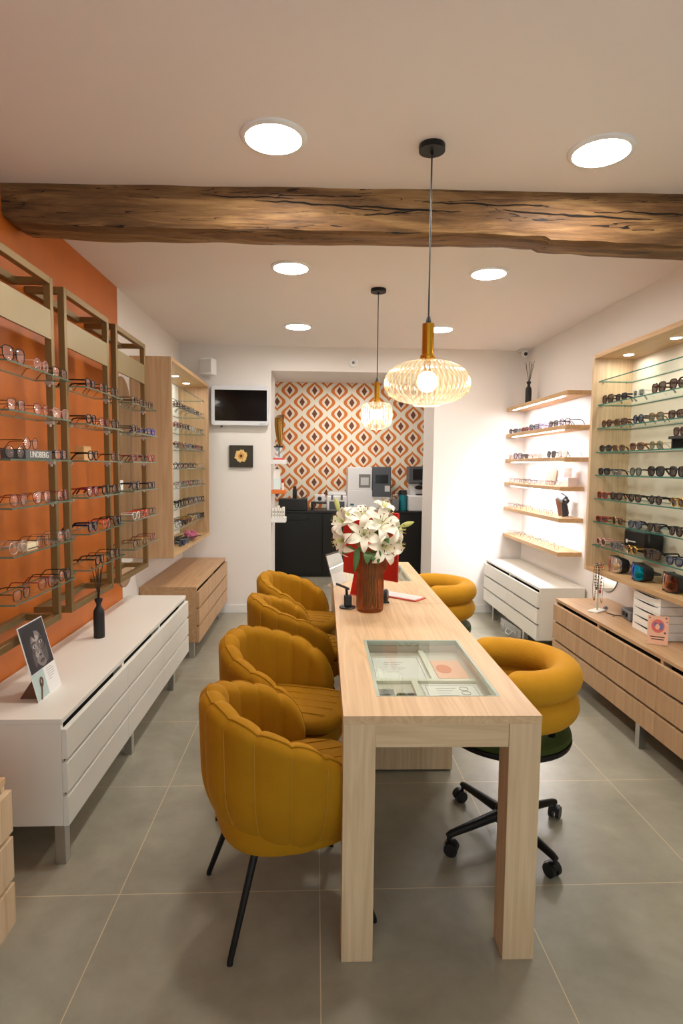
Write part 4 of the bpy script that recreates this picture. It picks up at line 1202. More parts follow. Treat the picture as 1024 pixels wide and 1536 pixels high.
# blush boxes and the leather case
def blush(label, loc, rot, d):
    t = thing('gift_box', label, 'box', loc, 0, 'blush boxes on the fourth floating shelf')
    t.rotation_euler = rot
    MB().box(-d[0] / 2, -d[1] / 2, 0, d[0] / 2, d[1] / 2, d[2] * .58).build('base', 'blush', t, bevel=.001)
    MB().box(-d[0] / 2 - .001, -d[1] / 2 - .001, d[2] * .585, d[0] / 2 + .001, d[1] / 2 + .001, d[2]).build('lid', 'blush', t, bevel=.001)
z4 = SZ[3]
blush('tilted blush box leaning in the middle of the fourth floating shelf', (2.09, 5.22, z4 + .018), (math.radians(18), 0, 0), (.09, .10, .135))
blush('low blush box lying at the near end of the fourth floating shelf', (2.06, 4.74, z4), (0, 0, .1), (.08, .17, .075))
blush('blush box stacked on the low box of the fourth floating shelf', (2.06, 4.76, z4 + .0765), (0, 0, -.2), (.06, .10, .075))
t = thing('instrument_case', 'dark brown leather case with a black strapped tube on the fifth floating shelf', 'case', (2.075, 4.80, SZ[4]), math.radians(25))
MB().cbox((0, .03, .085), (.05, .075, .15), 0, Matrix.Rotation(math.radians(-17), 4, 'X')).build('leather_body', 'brown_box', t, bevel=.004)
m = MB(); m.tube([(-.03, -.035, .005), (-.035, -.015, .12)], [.026, .022], 12); m.build('black_pouch', 'black_plastic', t)
m = MB(); m.tube([(-.035, -.03, .14), (-.035, .02, .165)], [.034, .034], 16); m.build('tube', 'grey_plastic', t)
m = MB(); m.tube([(-.035, -.055, .128), (-.035, -.031, .1395)], [.022, .026], 14); m.build('lens_hood', 'black_plastic', t)

# ------------------------------------------------------------------ back room: black counter and its machines
CZ, CF, CB = .912, 7.955, 8.545
def counter():
    t = thing('base_cabinet', 'long black base cabinet in the back room under the patterned wallpaper', 'cabinet', (.4, 8.25, 0))
    L = (.4, 8.25, 0)
    MB(L).box(-1.3, CF + .022, .06, 2.1, CB, CZ - .032).build('carcass', 'black_counter', t)
    MB(L).box(-1.3, CF + .06, 0, 2.1, CB, .06).build('plinth', 'black_counter', t)
    MB(L).box(-1.3, CF - .01, CZ - .03, 2.1, CB, CZ).build('worktop', 'black_counter', t, bevel=.003)
    for a, b in ((-1.298, -.602), (-.598, .098), (.102, .798), (.802, 1.448), (1.452, 2.098)):
        d = MB(L).box(a, CF, .065, b, CF + .02, CZ - .036).build('door', 'black_counter', t, bevel=.002)
        c = (a + b) / 2
        h = MB(L)
        h.tube([(c - .16, CF - .002, .815), (c - .15, CF - .016, .79), (c, CF - .018, .785), (c + .15, CF - .016, .79), (c + .16, CF - .002, .815)], .006, 8)
        h.build('handle', 'black_metal', d)
counter()
def on(x, y=8.15): return (x, y, CZ)
t = thing('organizer_box', 'low black box at the left end of the black counter', 'box', on(-.30))
MB().box(-.20, -.14, 0, .19, .14, .155).build('body', 'black_plastic', t, bevel=.006)
t = thing('black_flask', 'black cylinder standing on the low black box at the left of the counter', 'bottle', (-.285, 8.15, CZ + .155))
MB().lathe([(0, 0), (.028, 0), (.03, .01), (.03, .12), (.022, .145), (.022, .17), (0, .17)], 16, cap=False).build('body', 'black_plastic', t)
t = thing('screw_dish', 'little clear dish with a dark tool on the low black box', 'dish', (-.15, 8.13, CZ + .155))
MB().lathe([(0, 0), (.04, 0), (.045, .02), (.043, .02), (.038, .004)], 18, cap=False).build('dish', 'l_clear', t)
MB().tube([(-.02, 0, .006), (.03, .02, .045)], .005, 6).build('tool', 'black_plastic', t)
t = thing('frame_warmer', 'small white socketed device with a black base beside the white tracer', 'device', on(.06, 8.2))
MB().box(-.12, -.08, 0, -.09, .08, .085).box(.10, -.08, 0, .13, .08, .085).box(-.12, -.08, .085, .13, .08, .11).build('stand', 'black_plastic', t, bevel=.008)
MB().box(-.07, -.05, .111, .08, .06, .21).build('housing', 'white_plastic', t, bevel=.01)
MB().lathe([(0, 0), (.030, 0), (.028, .012), (0, .014)], 16, cap=False).xform(Matrix.Translation((0, -.051, .155)) @ Matrix.Rotation(PI / 2, 4, 'X')).build('dial', 'black_plastic', t)
t = thing('lens_tracer', 'white lens tracer with a grey lower window on the black counter', 'machine', on(.295))
MB().box(-.14, -.12, 0, .14, .15, .20).box(-.125, -.09, .2, .125, .15, .245).build('housing', 'white_plastic', t, bevel=.012)
MB().box(-.105, -.126, .015, .105, -.119, .125).build('window', 'dark_grey', t, bevel=.004)
MB().box(-.08, -.125, .145, -.05, -.119, .215).box(.05, -.125, .145, .08, -.119, .215).build('clamps', 'grey_plastic', t, bevel=.002)
MB().box(-.13, -.02, .245, .13, .1, .262).build('handle_bar', 'light_grey', t, bevel=.006)
t = thing('lens_edger', 'large white lens edging machine with a raised grey door', 'machine', on(.735, 8.22))
MB().box(-.295, -.16, 0, .295, .22, .28).build('base', 'white_plastic', t, bevel=.006)
MB().box(-.292, -.15, .283, .04, .21, .595).build('upper_housing', 'white_plastic', t, bevel=.006)
MB().box(-.14, -.153, .315, .02, -.149, .50).build('sticker', 'ink_grey', t)
MB().box(-.115, -.1545, .35, -.005, -.1525, .455).build('sticker_print', 'light_grey', t)
MB().box(.044, -.18, .195, .30, .2, .605).build('door', 'dark_grey', t, bevel=.008)
MB().box(.085, -.184, .375, .26, -.179, .495).build('screen', 'screen', t)
MB().box(.215, -.184, .265, .285, -.1795, .345).build('label_plate', 'light_grey', t)
MB().box(-.255, -.1635, .07, -.205, -.1595, .095).build('badge', 'bluegreen', t)
t = thing('teal_bottle', 'teal bottle with a black cap beside the right machine', 'bottle', on(1.215, 8.12))
MB().lathe([(0, 0), (.052, 0), (.056, .02), (.056, .20), (.05, .22)], 20).build('body', 'bluegreen', t)
MB().lathe([(.054, .221), (.054, .275), (.05, .285), (0, .285)], 20, cap=False).build('cap', 'black_plastic', t)
t = thing('grey_canister', 'short grey canister standing left of the teal bottle', 'canister', on(1.105, 8.08))
MB().box(-.045, -.05, 0, .045, .05, .165).build('body', 'grey_plastic', t, bevel=.01)
MB().tube([(-.01, 0, .17), (-.04, -.02, .215), (.02, -.04, .225), (.035, -.01, .19)], .008, 8).build('hose', 'light_grey', t)
t = thing('lens_blocker', 'white blocking machine with a dark tilted screen at the right end of the counter', 'machine', on(1.44, 8.17))
MB().box(-.16, -.16, 0, .2, .2, .215).build('base', 'white_plastic', t, bevel=.012)
MB().box(-.12, -.0, .215, .2, .18, .38).build('column', 'white_plastic', t, bevel=.012)
MB().box(-.15, -.10, .385, .2, .16, .615).build('screen_housing', 'dark_grey', t, bevel=.008)
MB().box(-.10, -.1045, .43, .17, -.0995, .58).build('screen', 'screen', t)
MB().box(-.05, -.13, .2155, .15, -.03, .235).build('lens_bed', 'black_plastic', t, bevel=.004)
MB().lathe([(0, 0), (.06, 0), (.05, .012), (0, .012)], 20, cap=False).xform(Matrix.Translation((.02, -.006, .32)) @ Matrix.Rotation(PI / 2, 4, 'X') @ Matrix.Diagonal((1.3, .5, 1, 1))).build('port', 'black_plastic', t)
MB().box(.0, -.15, .36, .12, -.08, .40).build('arm', 'black_plastic', t, bevel=.005)
MB().box(.05, -.1635, .09, .10, -.1595, .115).build('badge', 'bluegreen', t)

# little shelves on the left reveal of the opening
JX = OX0
def nook(label, z, mat, h):
    t = thing('reveal_shelf', label, 'shelf', (JX, 6.14, z), 0, 'small shelves on the left reveal')
    MB().box(0, -.09, -h, .15, .09, 0).build('board', mat, t, bevel=.002)
nook('upper white little shelf on the left side of the opening, under the trophy', 1.578, 'white_plastic', .045)
nook('middle orange little shelf on the left side of the opening', 1.268, 'orange_plastic', .038)
nook('lower white little shelf with packets on the left side of the opening', .985, 'white_plastic', .05)
t = thing('trophy', 'curved bronze trophy on a clear stand upon the upper little shelf', 'trophy', (JX + .075, 6.12, 1.578))
MB().box(-.055, -.04, 0, .055, .04, .02).build('foot', 'pinkred', t, bevel=.002)
MB().box(-.04, -.028, .0205, .04, .028, .125).build('clear_block', 'case_glass', t)
MB().box(-.006, -.006, .03, .006, .006, .125).build('stem', 'black_plastic', t)
MB().box(-.052, -.035, .1255, .045, .035, .14).build('plate', 'black_plastic', t)
m = MB(); rows = []
for i in range(17):
    f = i / 16; z = .14 + .305 * f
    w = .012 + .038 * f ** .8; dx = .014 - .014 * math.sin(f * 2.4); tw = f * 1.1
    rows.append([(dx + w * math.cos(a + tw) * (1 + .3 * math.cos(2 * a)), w * .75 * math.sin(a + tw), z + (.02 * math.cos(a) if i == 16 else 0)) for a in [2 * PI * k / 18 for k in range(18)]])
m.grid(rows, closed_u=True); m.f.append(tuple((16 * 18 + k) for k in range(18))); m.mi.append(0); m.build('flame', 'trophy', t)
t = thing('leaflet_holder', 'clear leaflet holder with grey leaflets on the orange little shelf', 'holder', (JX + .055, 6.12, 1.268))
MB().box(-.04, -.03, .0, .04, .03, .006).box(-.04, -.03, .006, .04, -.026, .12).build('holder', 'case_glass', t)
MB().box(-.036, -.02, .007, .034, .0, .215).build('leaflets', 'paper', t)
t = thing('red_tube', 'small red and white tube on the orange little shelf', 'tube', (JX + .115, 6.10, 1.268))
MB().lathe([(0, 0), (.013, 0), (.013, .075), (0, .075)], 14, cap=False).build('body', 'paper', t)
MB().lathe([(.012, .0755), (.014, .08), (.014, .115), (0, .115)], 14, cap=False).build('cap', 'red', t)
for k in range(5):
    t = thing('packet', f'white lens packet, {ORD[k]} from the left on the lowest little shelf', 'packet', (JX + .022 + .0255 * k, 6.11, .985), 0, 'white packets on the little shelf')
    MB().box(-.011, -.05, 0, .011, .04, .095 + .012 * (k % 3)).build('packet', 'paper', t, bevel=.001)
    MB().box(-.006, -.0506, .02, .006, -.0501, .03).box(-.006, -.0506, .05, .006, -.0501, .066).build('print', 'ink_grey', t)

# ------------------------------------------------------------------ things on the table
VX, VY = .284, 2.975
def vase():
    t = thing('flower_vase', 'stepped ribbed amber glass vase on the table', 'vase', (VX, VY, .78))
    fl = lambda a, z: .028 * math.cos(40 * a)
    pr = [(.0, .0), (.060, .0), (.066, .006), (.068, .02), (.0685, .195), (.070, .203), (.081, .215), (.083, .235), (.0835, .312), (.080, .312), (.079, .236), (.066, .215), (.064, .190), (.063, .02), (0, .012)]
    MB().lathe(pr, 176, flute=fl, cap=False).build('glass', 'amber', t, ang=70)
vase()
def frame_from(d):
    d = Vector(d).normalized(); a = Vector((0, 0, 1)) if abs(d.z) < .9 else Vector((0, 1, 0))
    u = a.cross(d).normalized(); w = d.cross(u)
    return Matrix((u, w, d)).transposed()
def lily(label, c, d, size, spin=0, open_=1.0, curl=1.0, foot=None):
    """lily centred at c (world), its axis along d"""
    size *= 1.17
    base = Vector((VX + (foot or (0, 0))[0], VY + (foot or (0, 0))[1], .80))
    t = thing('lily', label, 'lily', tuple(base), 0, 'white lilies in the amber vase')
    R = frame_from(d); c = Vector(c) - base
    for k in range(6):
        a = spin + 2 * PI * k / 6
        wide = 1.0 if k % 2 else .74
        rows = []
        for i in range(11):
            f = i / 10
            r = size * (.06 + (.93 * f ** 1.12) * open_)
            z = size * (.62 * math.sin(f * 1.75) - .62 * curl * max(0, f - .5) ** 1.7 * 1.9) - size * .42
            w = size * .262 * wide * (math.sin(PI * min(1, (f * .93 + .07))) ** .72) * (1.0 if f < .97 else .35)
            row = []
            for j in range(7):
                s = -1 + 2 * j / 6
                lift = size * (.055 * s * s * (1 - .4 * f) - .018 * (1 - abs(s))) + size * .012 * math.sin(f * 9 + s * 3 + k)
                p = Vector((r * math.cos(a) - w * s * math.sin(a), r * math.sin(a) + w * s * math.cos(a), z + lift + (.004 if k % 2 else 0) * size * 10 * .3))
                row.append(c + R @ p)
            rows.append(row)
        m = MB(); m.grid(rows); m.build('petal', 'petal', t, ang=80)
    m = MB(); an = MB()
    for k in range(6):
        a = spin + .4 + 2 * PI * k / 6
        pts = [c + R @ Vector((size * .02 * math.cos(a), size * .02 * math.sin(a), -size * .4)), c + R @ Vector((size * .10 * math.cos(a), size * .10 * math.sin(a), size * .1)), c + R @ Vector((size * .25 * math.cos(a), size * .25 * math.sin(a), size * .42))]
        m.tube(pts, .0013, 5)
        e = pts[-1]; q = R @ Vector((-math.sin(a), math.cos(a), .2))
        an.tube([e - q * .006, e + q * .006], .0022, 5)
    m.tube([c + R @ Vector((0, 0, -size * .4)), c + R @ Vector((0, 0, size * .5))], .0018, 5)
    m.build('stamens', 'stamen', t); an.build('anthers', 'anther', t)
    b = c + R @ Vector((0, 0, -size * .46))
    neck = Vector((VX, VY, 1.075)) - base + Vector((b.x + base.x - VX, b.y + base.y - VY, 0)) * .32
    m = MB(); m.tube([(0, 0, 0), neck, neck.lerp(b, .6) + Vector((0, 0, .012)), b, c + R @ Vector((0, 0, -size * .36))], [.0034, .0036, .0035, .004, .0055], 7)
    m.build('stem', 'stem', t)
    return t
lily('white lily facing the viewer in the centre of the bouquet', (.243, 2.885, 1.190), (-.05, -1, .22), .086, .52, 1, .9, (.0, -.03))
lily('large white lily facing up right beside the central one', (.335, 2.925, 1.235), (.30, -.75, .60), .096, .2, 1, .8, (.03, -.015))
lily('white lily drooping toward the front right over the vase rim', (.352, 2.885, 1.120), (.28, -1, -.12), .090, .9, 1, 1.0, (.02, -.032))
lily('white lily at the upper left edge of the bouquet', (.128, 2.95, 1.245), (-.80, -.42, .35), .084, .1, .95, 1.2, (-.03, .0))
lily('white lily with curled petals hanging at the lower left', (.130, 2.93, 1.145), (-.85, -.45, -.18), .086, .5, .9, 1.3, (-.035, -.012))
lily('white half open lily pointing up at the top right', (.352, 3.0, 1.310), (.30, -.25, .95), .086, .3, .62, .3, (.015, .02))
lily('white lily at the top middle behind the central one', (.245, 2.97, 1.272), (-.12, -.55, .85), .084, .8, .95, .8, (-.008, .01))
lily('white lily facing right at the right edge of the bouquet', (.418, 2.97, 1.195), (.95, -.35, .22), .080, .4, .9, 1.0, (.04, .0))
lily('white lily with drooping curled petals at the lower right edge', (.412, 2.94, 1.125), (.85, -.45, -.25), .078, .2, .9, 1.3, (.042, -.02))
lily('white lily at the upper left behind, before the red computer', (.172, 3.02, 1.270), (-.45, -.15, .85), .078, .7, .9, 1.0, (-.025, .022))
lily('white lily at the back right, mostly behind the large one', (.372, 3.03, 1.265), (.5, .2, .8), .078, .1, .9, 1.0, (.03, .028))
def bud(label, c, d, foot):
    base = Vector((VX + foot[0], VY + foot[1], .80)); t = thing('lily_bud', label, 'lily bud', tuple(base), 0, 'lily buds in the amber vase')
    R = frame_from(d); c = Vector(c) - base
    m = MB(); rows = []
    for i in range(9):
        f = i / 8; r = .013 * math.sin(PI * min(1, f * .9 + .08)) ** .8
        rows.append([c + R @ Vector((r * (1 + .12 * math.cos(3 * a)) * math.cos(a), r * (1 + .12 * math.cos(3 * a)) * math.sin(a), .075 * f)) for a in [2 * PI * k / 12 for k in range(12)]])
    m.grid(rows, closed_u=True); m.build('bud', 'stamen', t)
    m = MB(); m.tube([(0, 0, 0), Vector((VX, VY, 1.08)) - base, c], .003, 6); m.build('stem', 'stem', t)
bud('pale green lily bud rising at the left of the bouquet', (.118, 2.99, 1.29), (-.25, -.1, 1), (-.02, .01))
bud('pale green lily bud pointing right at the right edge', (.435, 2.985, 1.215), (1, -.2, .35), (.02, .01))
for k, (lab, c, e, w) in enumerate((('long green leaf hanging over the vase rim at the left', (.215, 2.885, 1.12), (.196, 2.865, 1.00), .016), ('green leaf under the central lily', (.262, 2.88, 1.10), (.255, 2.845, 1.045), .020),
                                    ('green leaf between the right hand lilies', (.335, 2.90, 1.17), (.362, 2.865, 1.145), .018), ('green leaf spreading low at the left', (.20, 2.92, 1.105), (.135, 2.90, 1.085), .018),
                                    ('green leaf low at the right under a curled lily', (.36, 2.92, 1.10), (.425, 2.90, 1.095), .018), ('short green leaf over the front right of the vase rim', (.318, 2.885, 1.105), (.312, 2.87, 1.04), .013),
                                    ('dark green leaf in the middle of the flowers', (.29, 2.93, 1.16), (.312, 2.895, 1.205), .02), ('green leaf low in front under the central lily', (.285, 2.885, 1.09), (.287, 2.855, 1.055), .018))):
    base = Vector((VX + .02 * math.cos(k), VY + .02 * math.sin(k), .80)); t = thing('lily_leaf', lab, 'leaf', tuple(base), 0, 'lily leaves in the amber vase')
    c = Vector(c) - base; e = Vector(e) - base
    ax = (e - c); sd = ax.cross(Vector((0, -1, .3))).normalized(); rows = []
    for i in range(9):
        f = i / 8; p = c.lerp(e, f) + Vector((0, 0, .012 * math.sin(PI * f)))
        ww = w * math.sin(PI * (f * .92 + .05)) ** .8
        rows.append([p + sd * ww * s + Vector((0, -.004 * (1 - abs(s)), -.004 * (1 - abs(s)))) for s in (-1, -.5, 0, .5, 1)])
    m = MB(); m.grid(rows); m.build('blade', 'leaf', t, ang=80)
    m = MB(); m.tube([(0, 0, 0), Vector((VX, VY, 1.07)) - base + (c - Vector((VX, VY, 1.07)) + base) * .3, c], .0022, 6); m.build('stalk', 'stem', t)

# red all-in-one computer seen from behind
def computer():
    a = Vector((.462, 3.20, 0)); b = Vector((.172, 3.525, 0))
    c = (a + b) / 2; d = (b - a).normalized(); ang = math.atan2(d.y, d.x)
    t = thing('desktop_computer', 'thin red desktop computer seen from behind, beyond the vase', 'computer', (c.x, c.y, .78), ang)
    # local x along the panel, local +y is the back side (toward the viewer's left)
    MB().box(-.214, -.006, .10, .214, .006, .485).build('back_shell', 'red', t, bevel=.004)
    MB().box(-.208, -.0075, .17, .208, -.0061, .48).build('screen', 'screen', t)
    m = MB(); m.add([(-.065, .007, .30), (.065, .007, .30), (.065, .085, .006), (-.065, .085, .006), (-.065, .013, .30), (.065, .013, .30), (.065, .093, .006), (-.065, .093, .006)],
                    [(0, 1, 2, 3), (4, 7, 6, 5), (0, 4, 5, 1), (3, 2, 6, 7), (0, 3, 7, 4), (1, 5, 6, 2)])
    m.build('stand', 'red', t)
    MB().box(-.065, -.06, 0, .065, .095, .006).build('foot', 'pinkred', t, bevel=.001)
computer()
def keyboard():
    t = thing('keyboard', 'flat white keyboard with a coral red base on the table', 'keyboard', (.480, 3.295, .7805), math.radians(-41))
    MB().box(-.145, -.057, 0, .145, .057, .008).build('base', 'pinkred', t, bevel=.002)
    m = MB()
    for r in range(5):
        for k in range(14 - (r == 4) * 4):
            w = .0172 if r < 4 else .0245
            m.box(-.138 + k * (w + .0025), -.051 + r * .0205, .0081, -.138 + k * (w + .0025) + w, -.051 + r * .0205 + .018, .0100)
    m.build('keys', 'white_plastic', t, smooth=False).__setitem__('kind', 'stuff')
keyboard()
t = thing('phone_stand', 'small black adjustable stand on a round base left of the vase', 'stand', (.172, 3.035, .781))
MB().lathe([(0, 0), (.043, 0), (.044, .004), (.040, .007), (0, .008)], 28, cap=False).build('base', 'black_plastic', t)
MB().box(-.018, -.016, .008, .022, .022, .065).build('body', 'black_plastic', t, bevel=.004)
MB().tube([(-.004, 0, .065), (-.006, 0, .10)], .007, 10).build('post', 'black_metal', t)
MB().cbox((-.026, 0, .112), (.075, .03, .008), 0, Matrix.Rotation(math.radians(22), 4, 'Y')).build('cradle', 'black_plastic', t, bevel=.002)
t = thing('measuring_disc', 'black round disc device standing right behind the vase', 'device', (.386, 3.14, .781))
MB().lathe([(0, -.012), (.030, -.012), (.036, -.006), (.036, .006), (.030, .012), (0, .012)], 24, cap=False).xform(Matrix.Translation((0, 0, .040)) @ Matrix.Rotation(math.radians(75), 4, 'Z') @ Matrix.Rotation(PI / 2, 4, 'X')).build('disc', 'black_plastic', t)
MB().box(-.018, -.012, 0, .018, .012, .008).build('foot', 'black_plastic', t)
def acrylic():
    t = thing('acrylic_sign', 'clear folded acrylic sign holder on the table left of the red computer', 'sign holder', (.165, 3.63, .781), math.radians(62))
    m = MB(); m.prism([(-.11, 0, 0), (-.11, .075, 0), (-.11, .075, .003), (-.11, .004, .004), (-.11, .06, .20), (-.11, .057, .20)], (.22, 0, 0)); m.build('holder', 'case_glass', t, smooth=False)
    m = MB(); m.add([(-.10, .0015, .006), (.10, .0015, .006), (.10, .0545, .190), (-.10, .0545, .190)], [(0, 1, 2, 3)]); m.build('insert', 'light_grey', t)
acrylic()

# ------------------------------------------------------------------ on the white drawers: diffuser and portrait card
def reed_diffuser(label, loc, rz=0):
    t = thing('reed_diffuser', label, 'reed diffuser', loc, rz, 'black reed diffusers')
    MB().lathe([(0, 0), (.027, 0), (.0285, .004), (.0285, .135), (.026, .152), (.016, .168), (.0125, .176), (.0125, .186), (.0135, .188), (.021, .205), (.0205, .214), (.012, .216), (.0, .214)], 32, cap=False).build('bottle', 'rack_black', t)
    for k, (a, b) in enumerate(((-.044, .01), (-.032, -.02), (-.020, .022), (-.004, -.012), (.012, .02), (.028, -.008), (.044, .012))):
        m = MB(); m.tube([(-a * .12, -b * .12, .19), (b, a, .405 - .012 * (k % 3))], .0018, 6); m.build('reed', 'reed', t)
reed_diffuser('black bottle reed diffuser on the long white chest of drawers', (-1.168, 3.194, DZ))
reed_diffuser('black bottle reed diffuser on the topmost floating shelf', (2.03, 5.62, SZ[0]), .8)
def portrait_card():
    t = thing('portrait_card', 'tilted card with a dark face photograph standing on the white chest of drawers', 'display card', (-1.08, 2.4025, DZ))
    tilt = math.atan2(.076, .297)
    R = Matrix.Rotation(-tilt, 4, 'Y')
    def P(u, v, e=0): return R @ Vector((e, u, v))          # u along the card, v up it
    W, Hh = .1025, .307
    MB().prism([P(-W, 0), P(W, 0), P(W, Hh), P(-W, Hh)], R @ Vector((-.003, 0, 0))).build('board', 'white_plastic', t, smooth=False)
    MB().prism([P(-.06, .0, -.0034), P(-.06, .10, -.0034), P(-.06, .10, -.0074), Vector((-.095, -.06, .0))], (0, .12, 0)).build('easel', 'brown_box', t, smooth=False)
    def flat(name, mat, polys, e):
        m = MB()
        for p in polys: m.poly([P(u, v, e) for u, v in p])
        m.build(name, mat, t, smooth=False)
    def ell(cu, cv, a, b, n=28, rot=0, s0=0, s1=2 * PI):
        o = []
        for k in range(n):
            th = s0 + (s1 - s0) * k / n; x, y = a * math.cos(th), b * math.sin(th)
            o.append((cu + x * math.cos(rot) - y * math.sin(rot), cv + x * math.sin(rot) + y * math.cos(rot)))
        return o
    for n, c in (('ph_bg', (40, 36, 42)), ('ph_hair', (24, 21, 26)), ('ph_skin', (128, 118, 116)), ('ph_light', (168, 156, 150)), ('ph_shade', (84, 76, 78)), ('ph_eye', (196, 190, 186)), ('ph_teal', (176, 196, 192))):
        if n not in M: M[n] = plain('print_' + n[3:], lin(*c), .5, var=.1, vscale=40)
    v0 = .112
    flat('photo', 'ph_bg', [[(-W + .004, v0), (W - .004, v0), (W - .004, Hh - .004), (-W + .004, Hh - .004)]], .0004)
    flat('face', 'ph_skin', [ell(.012, .192, .056, .076, rot=.10)], .0006)
    flat('face_shade', 'ph_shade', [ell(.048, .185, .022, .060, rot=.10), ell(-.036, .172, .014, .046, rot=-.15)], .0007)
    flat('highlights', 'ph_light', [ell(.004, .192, .006, .026, rot=.06), ell(.004, .236, .026, .012), ell(-.016, .172, .012, .012)], .0008)
    flat('hair', 'ph_hair', [[(-.075, .20), (-.050, .235), (-.03, .258), (.0, .232), (.004, .268), (.03, .262), (.062, .225), (.078, .25), (.07, .296), (-.07, .296), (-.09, .26)]], .0009)
    flat('eyes', 'ph_eye', [ell(-.020, .207, .013, .0065), ell(.036, .214, .012, .006)], .0010)
    flat('irises', 'ph_hair', [ell(-.019, .207, .0058, .0058), ell(.037, .214, .0055, .0055), ell(-.022, .2215, .020, .0028, rot=.10), ell(.040, .2275, .018, .0028, rot=-.05), ell(.010, .165, .011, .004), ell(.012, .141, .019, .0065, rot=.06)], .0012)
    flat('lips', 'ph_shade', [ell(.012, .137, .016, .0055, rot=.06)], .0013)
    m = MB()
    for cu, cv in ((-.020, .200), (.038, .206)):
        m.tube([P(u, v, .0014) for u, v in ell(cu, cv, .026, .024, 26)], .0006, 4, closed=True)
    m.tube([P(.004, .207, .0014), P(.012, .209, .0014)], .0006, 4)
    m.build('printed_glasses', 'ph_hair', t)
    flat('product_photo', 'ph_teal', [[(-W + .002, .004), (-.005, .004), (-.005, v0 - .001), (-W + .002, v0 - .001)]], .0004)
    m = MB(); m.tube([P(-.076, .004, .001), P(-.056, .038, .001), P(-.046, .062, .001)], .004, 6); m.tube([P(u, v, .001) for u, v in ell(-.044, .066, .010, .018, 20, -.4)], .0035, 6, closed=True); m.build('printed_jewel', 'brown_box', t)
    flat('text_lines', 'ink_grey', [[(.018, .098 - k * .009), (.018 + w, .098 - k * .009), (.018 + w, .0995 - k * .009), (.018, .0995 - k * .009)] for k, w in enumerate((.045, .065, .060, .062, .05, .03))], .0004)
portrait_card()

# ------------------------------------------------------------------ on the right brown drawers
def jewellery():
    t = thing('jewellery_stand', 'clear jewellery stand on a pale base on the right chest of drawers', 'stand', (1.87, 3.76, DZ), math.radians(35))
    MB().box(-.06, -.035, 0, .06, .035, .010).build('base', 'paper', t, bevel=.003)
    MB().tube([(0, 0, .01), (0, 0, .315)], .005, 10).build('post', 'case_trim', t)
    MB().tube([(-.06, 0, .315), (.06, 0, .315)], .0055, 10).build('bar', 'case_trim', t)
    MB().tube([(.05, -.02, .014), (.066, -.03, .022)], .012, 10).build('peg', 'grey_plastic', t)
    Rz = Matrix.Rotation(math.radians(35), 4, 'Z')
    for k, (lab, u, ln, mat, r) in enumerate((('pale bead necklace hanging at the left of the jewellery stand', -.048, .24, 'f_gold', .0035), ('dark bead necklace hanging second on the jewellery stand', -.022, .17, 'f_tortoise', .005),
                                              ('coral bead necklace hanging third on the jewellery stand', .022, .20, 'f_coral', .0062), ('fine gold chain hanging at the right of the jewellery stand', .046, .27, 'f_gold', .0028))):
        o = Vector((1.87, 3.76, DZ + .315)) + Rz @ Vector((u, 0, 0))
        n = thing('necklace', lab, 'necklace', tuple(o), math.radians(35), 'necklaces on the jewellery stand')
        loop = []
        for q in range(48):
            a = 2 * PI * q / 48
            loop.append((.004 * math.sin(3 * a), .0105 * math.cos(a), -.5 * ln + .006 + (.5 * ln) * math.sin(a)))
        MB().tube(loop, .0010, 5, closed=True).build('cord', 'f_brown', n)
        b = MB()
        for q in range(0, 48, 2 if r > .004 else 1): b.sphere(loop[q], r, 6, 4)
        b.build('beads', mat, n)['kind'] = 'stuff'
jewellery()
t = thing('card_terminal', 'small grey box device with two black knobs on the right drawers', 'device', (1.985, 3.55, DZ), math.radians(-8))
MB().box(-.035, -.075, .004, .035, .075, .062).build('housing', 'grey_plastic', t, bevel=.005)
MB().box(-.03, -.07, 0, .03, .07, .004).build('foot', 'black_plastic', t)
m = MB()
for y in (-.02, .02): m.lathe([(0, 0), (.014, 0), (.014, .010), (0, .011)], 16, c=(0, 0, 0), cap=False)
for s in (0, 1):
    k0 = s * (len(m.v) // 2)
    T = Matrix.Translation((-.035, .022 - .044 * s, .034)) @ Matrix.Rotation(-PI / 2, 4, 'Y')
    for i in range(k0, k0 + len(m.v) // 2): m.v[i] = T @ m.v[i]
m.build('knobs', 'black_plastic', t)
MB().tube([(-.03, .07, .003), (-.07, .09, .003), (-.09, .05, .003), (-.07, .10, .003), (-.10, .14, .003)], .003, 6).build('cable', 'black_plastic', t)
for k in range(5):
    z = DZ + .0475 * k
    t = thing('storage_box', ['bottom white flat box of the stack on the right drawers', 'second white flat box from the bottom of the stack', 'middle white flat box of the stack of five',
              'fourth white flat box from the bottom of the stack', 'top white flat box of the stack, black sheet on it'][k], 'box', (2.0, 3.20, z), math.radians(-2), 'white boxes stacked on the drawers')
    m = MB(); m.box(-.11, -.12, .001, .125, .17, .046); m.build('box', 'paper', t, bevel=.0015)
    s = MB(); pts = []
    for q in range(13):
        f = q / 12; pts.append((-.1106, -.10 + .25 * f, .0385 - .008 * math.sin(PI * f) * (1 - .4 * f)))
    for q in range(12, -1, -1):
        f = q / 12; pts.append((-.1106, -.10 + .25 * f, .041))
    s.poly(pts); s.build('finger_slot', 'recess_shade', t, smooth=False)  # flat dark face painted for the shade of the slot
t = thing('black_folder', 'black sheet lying on top of the white box stack', 'folder', (2.02, 3.23, DZ + .0475 * 5), math.radians(-2))
MB().box(-.09, -.10, 0, .10, .12, .004).build('sheet', 'black_plastic', t)
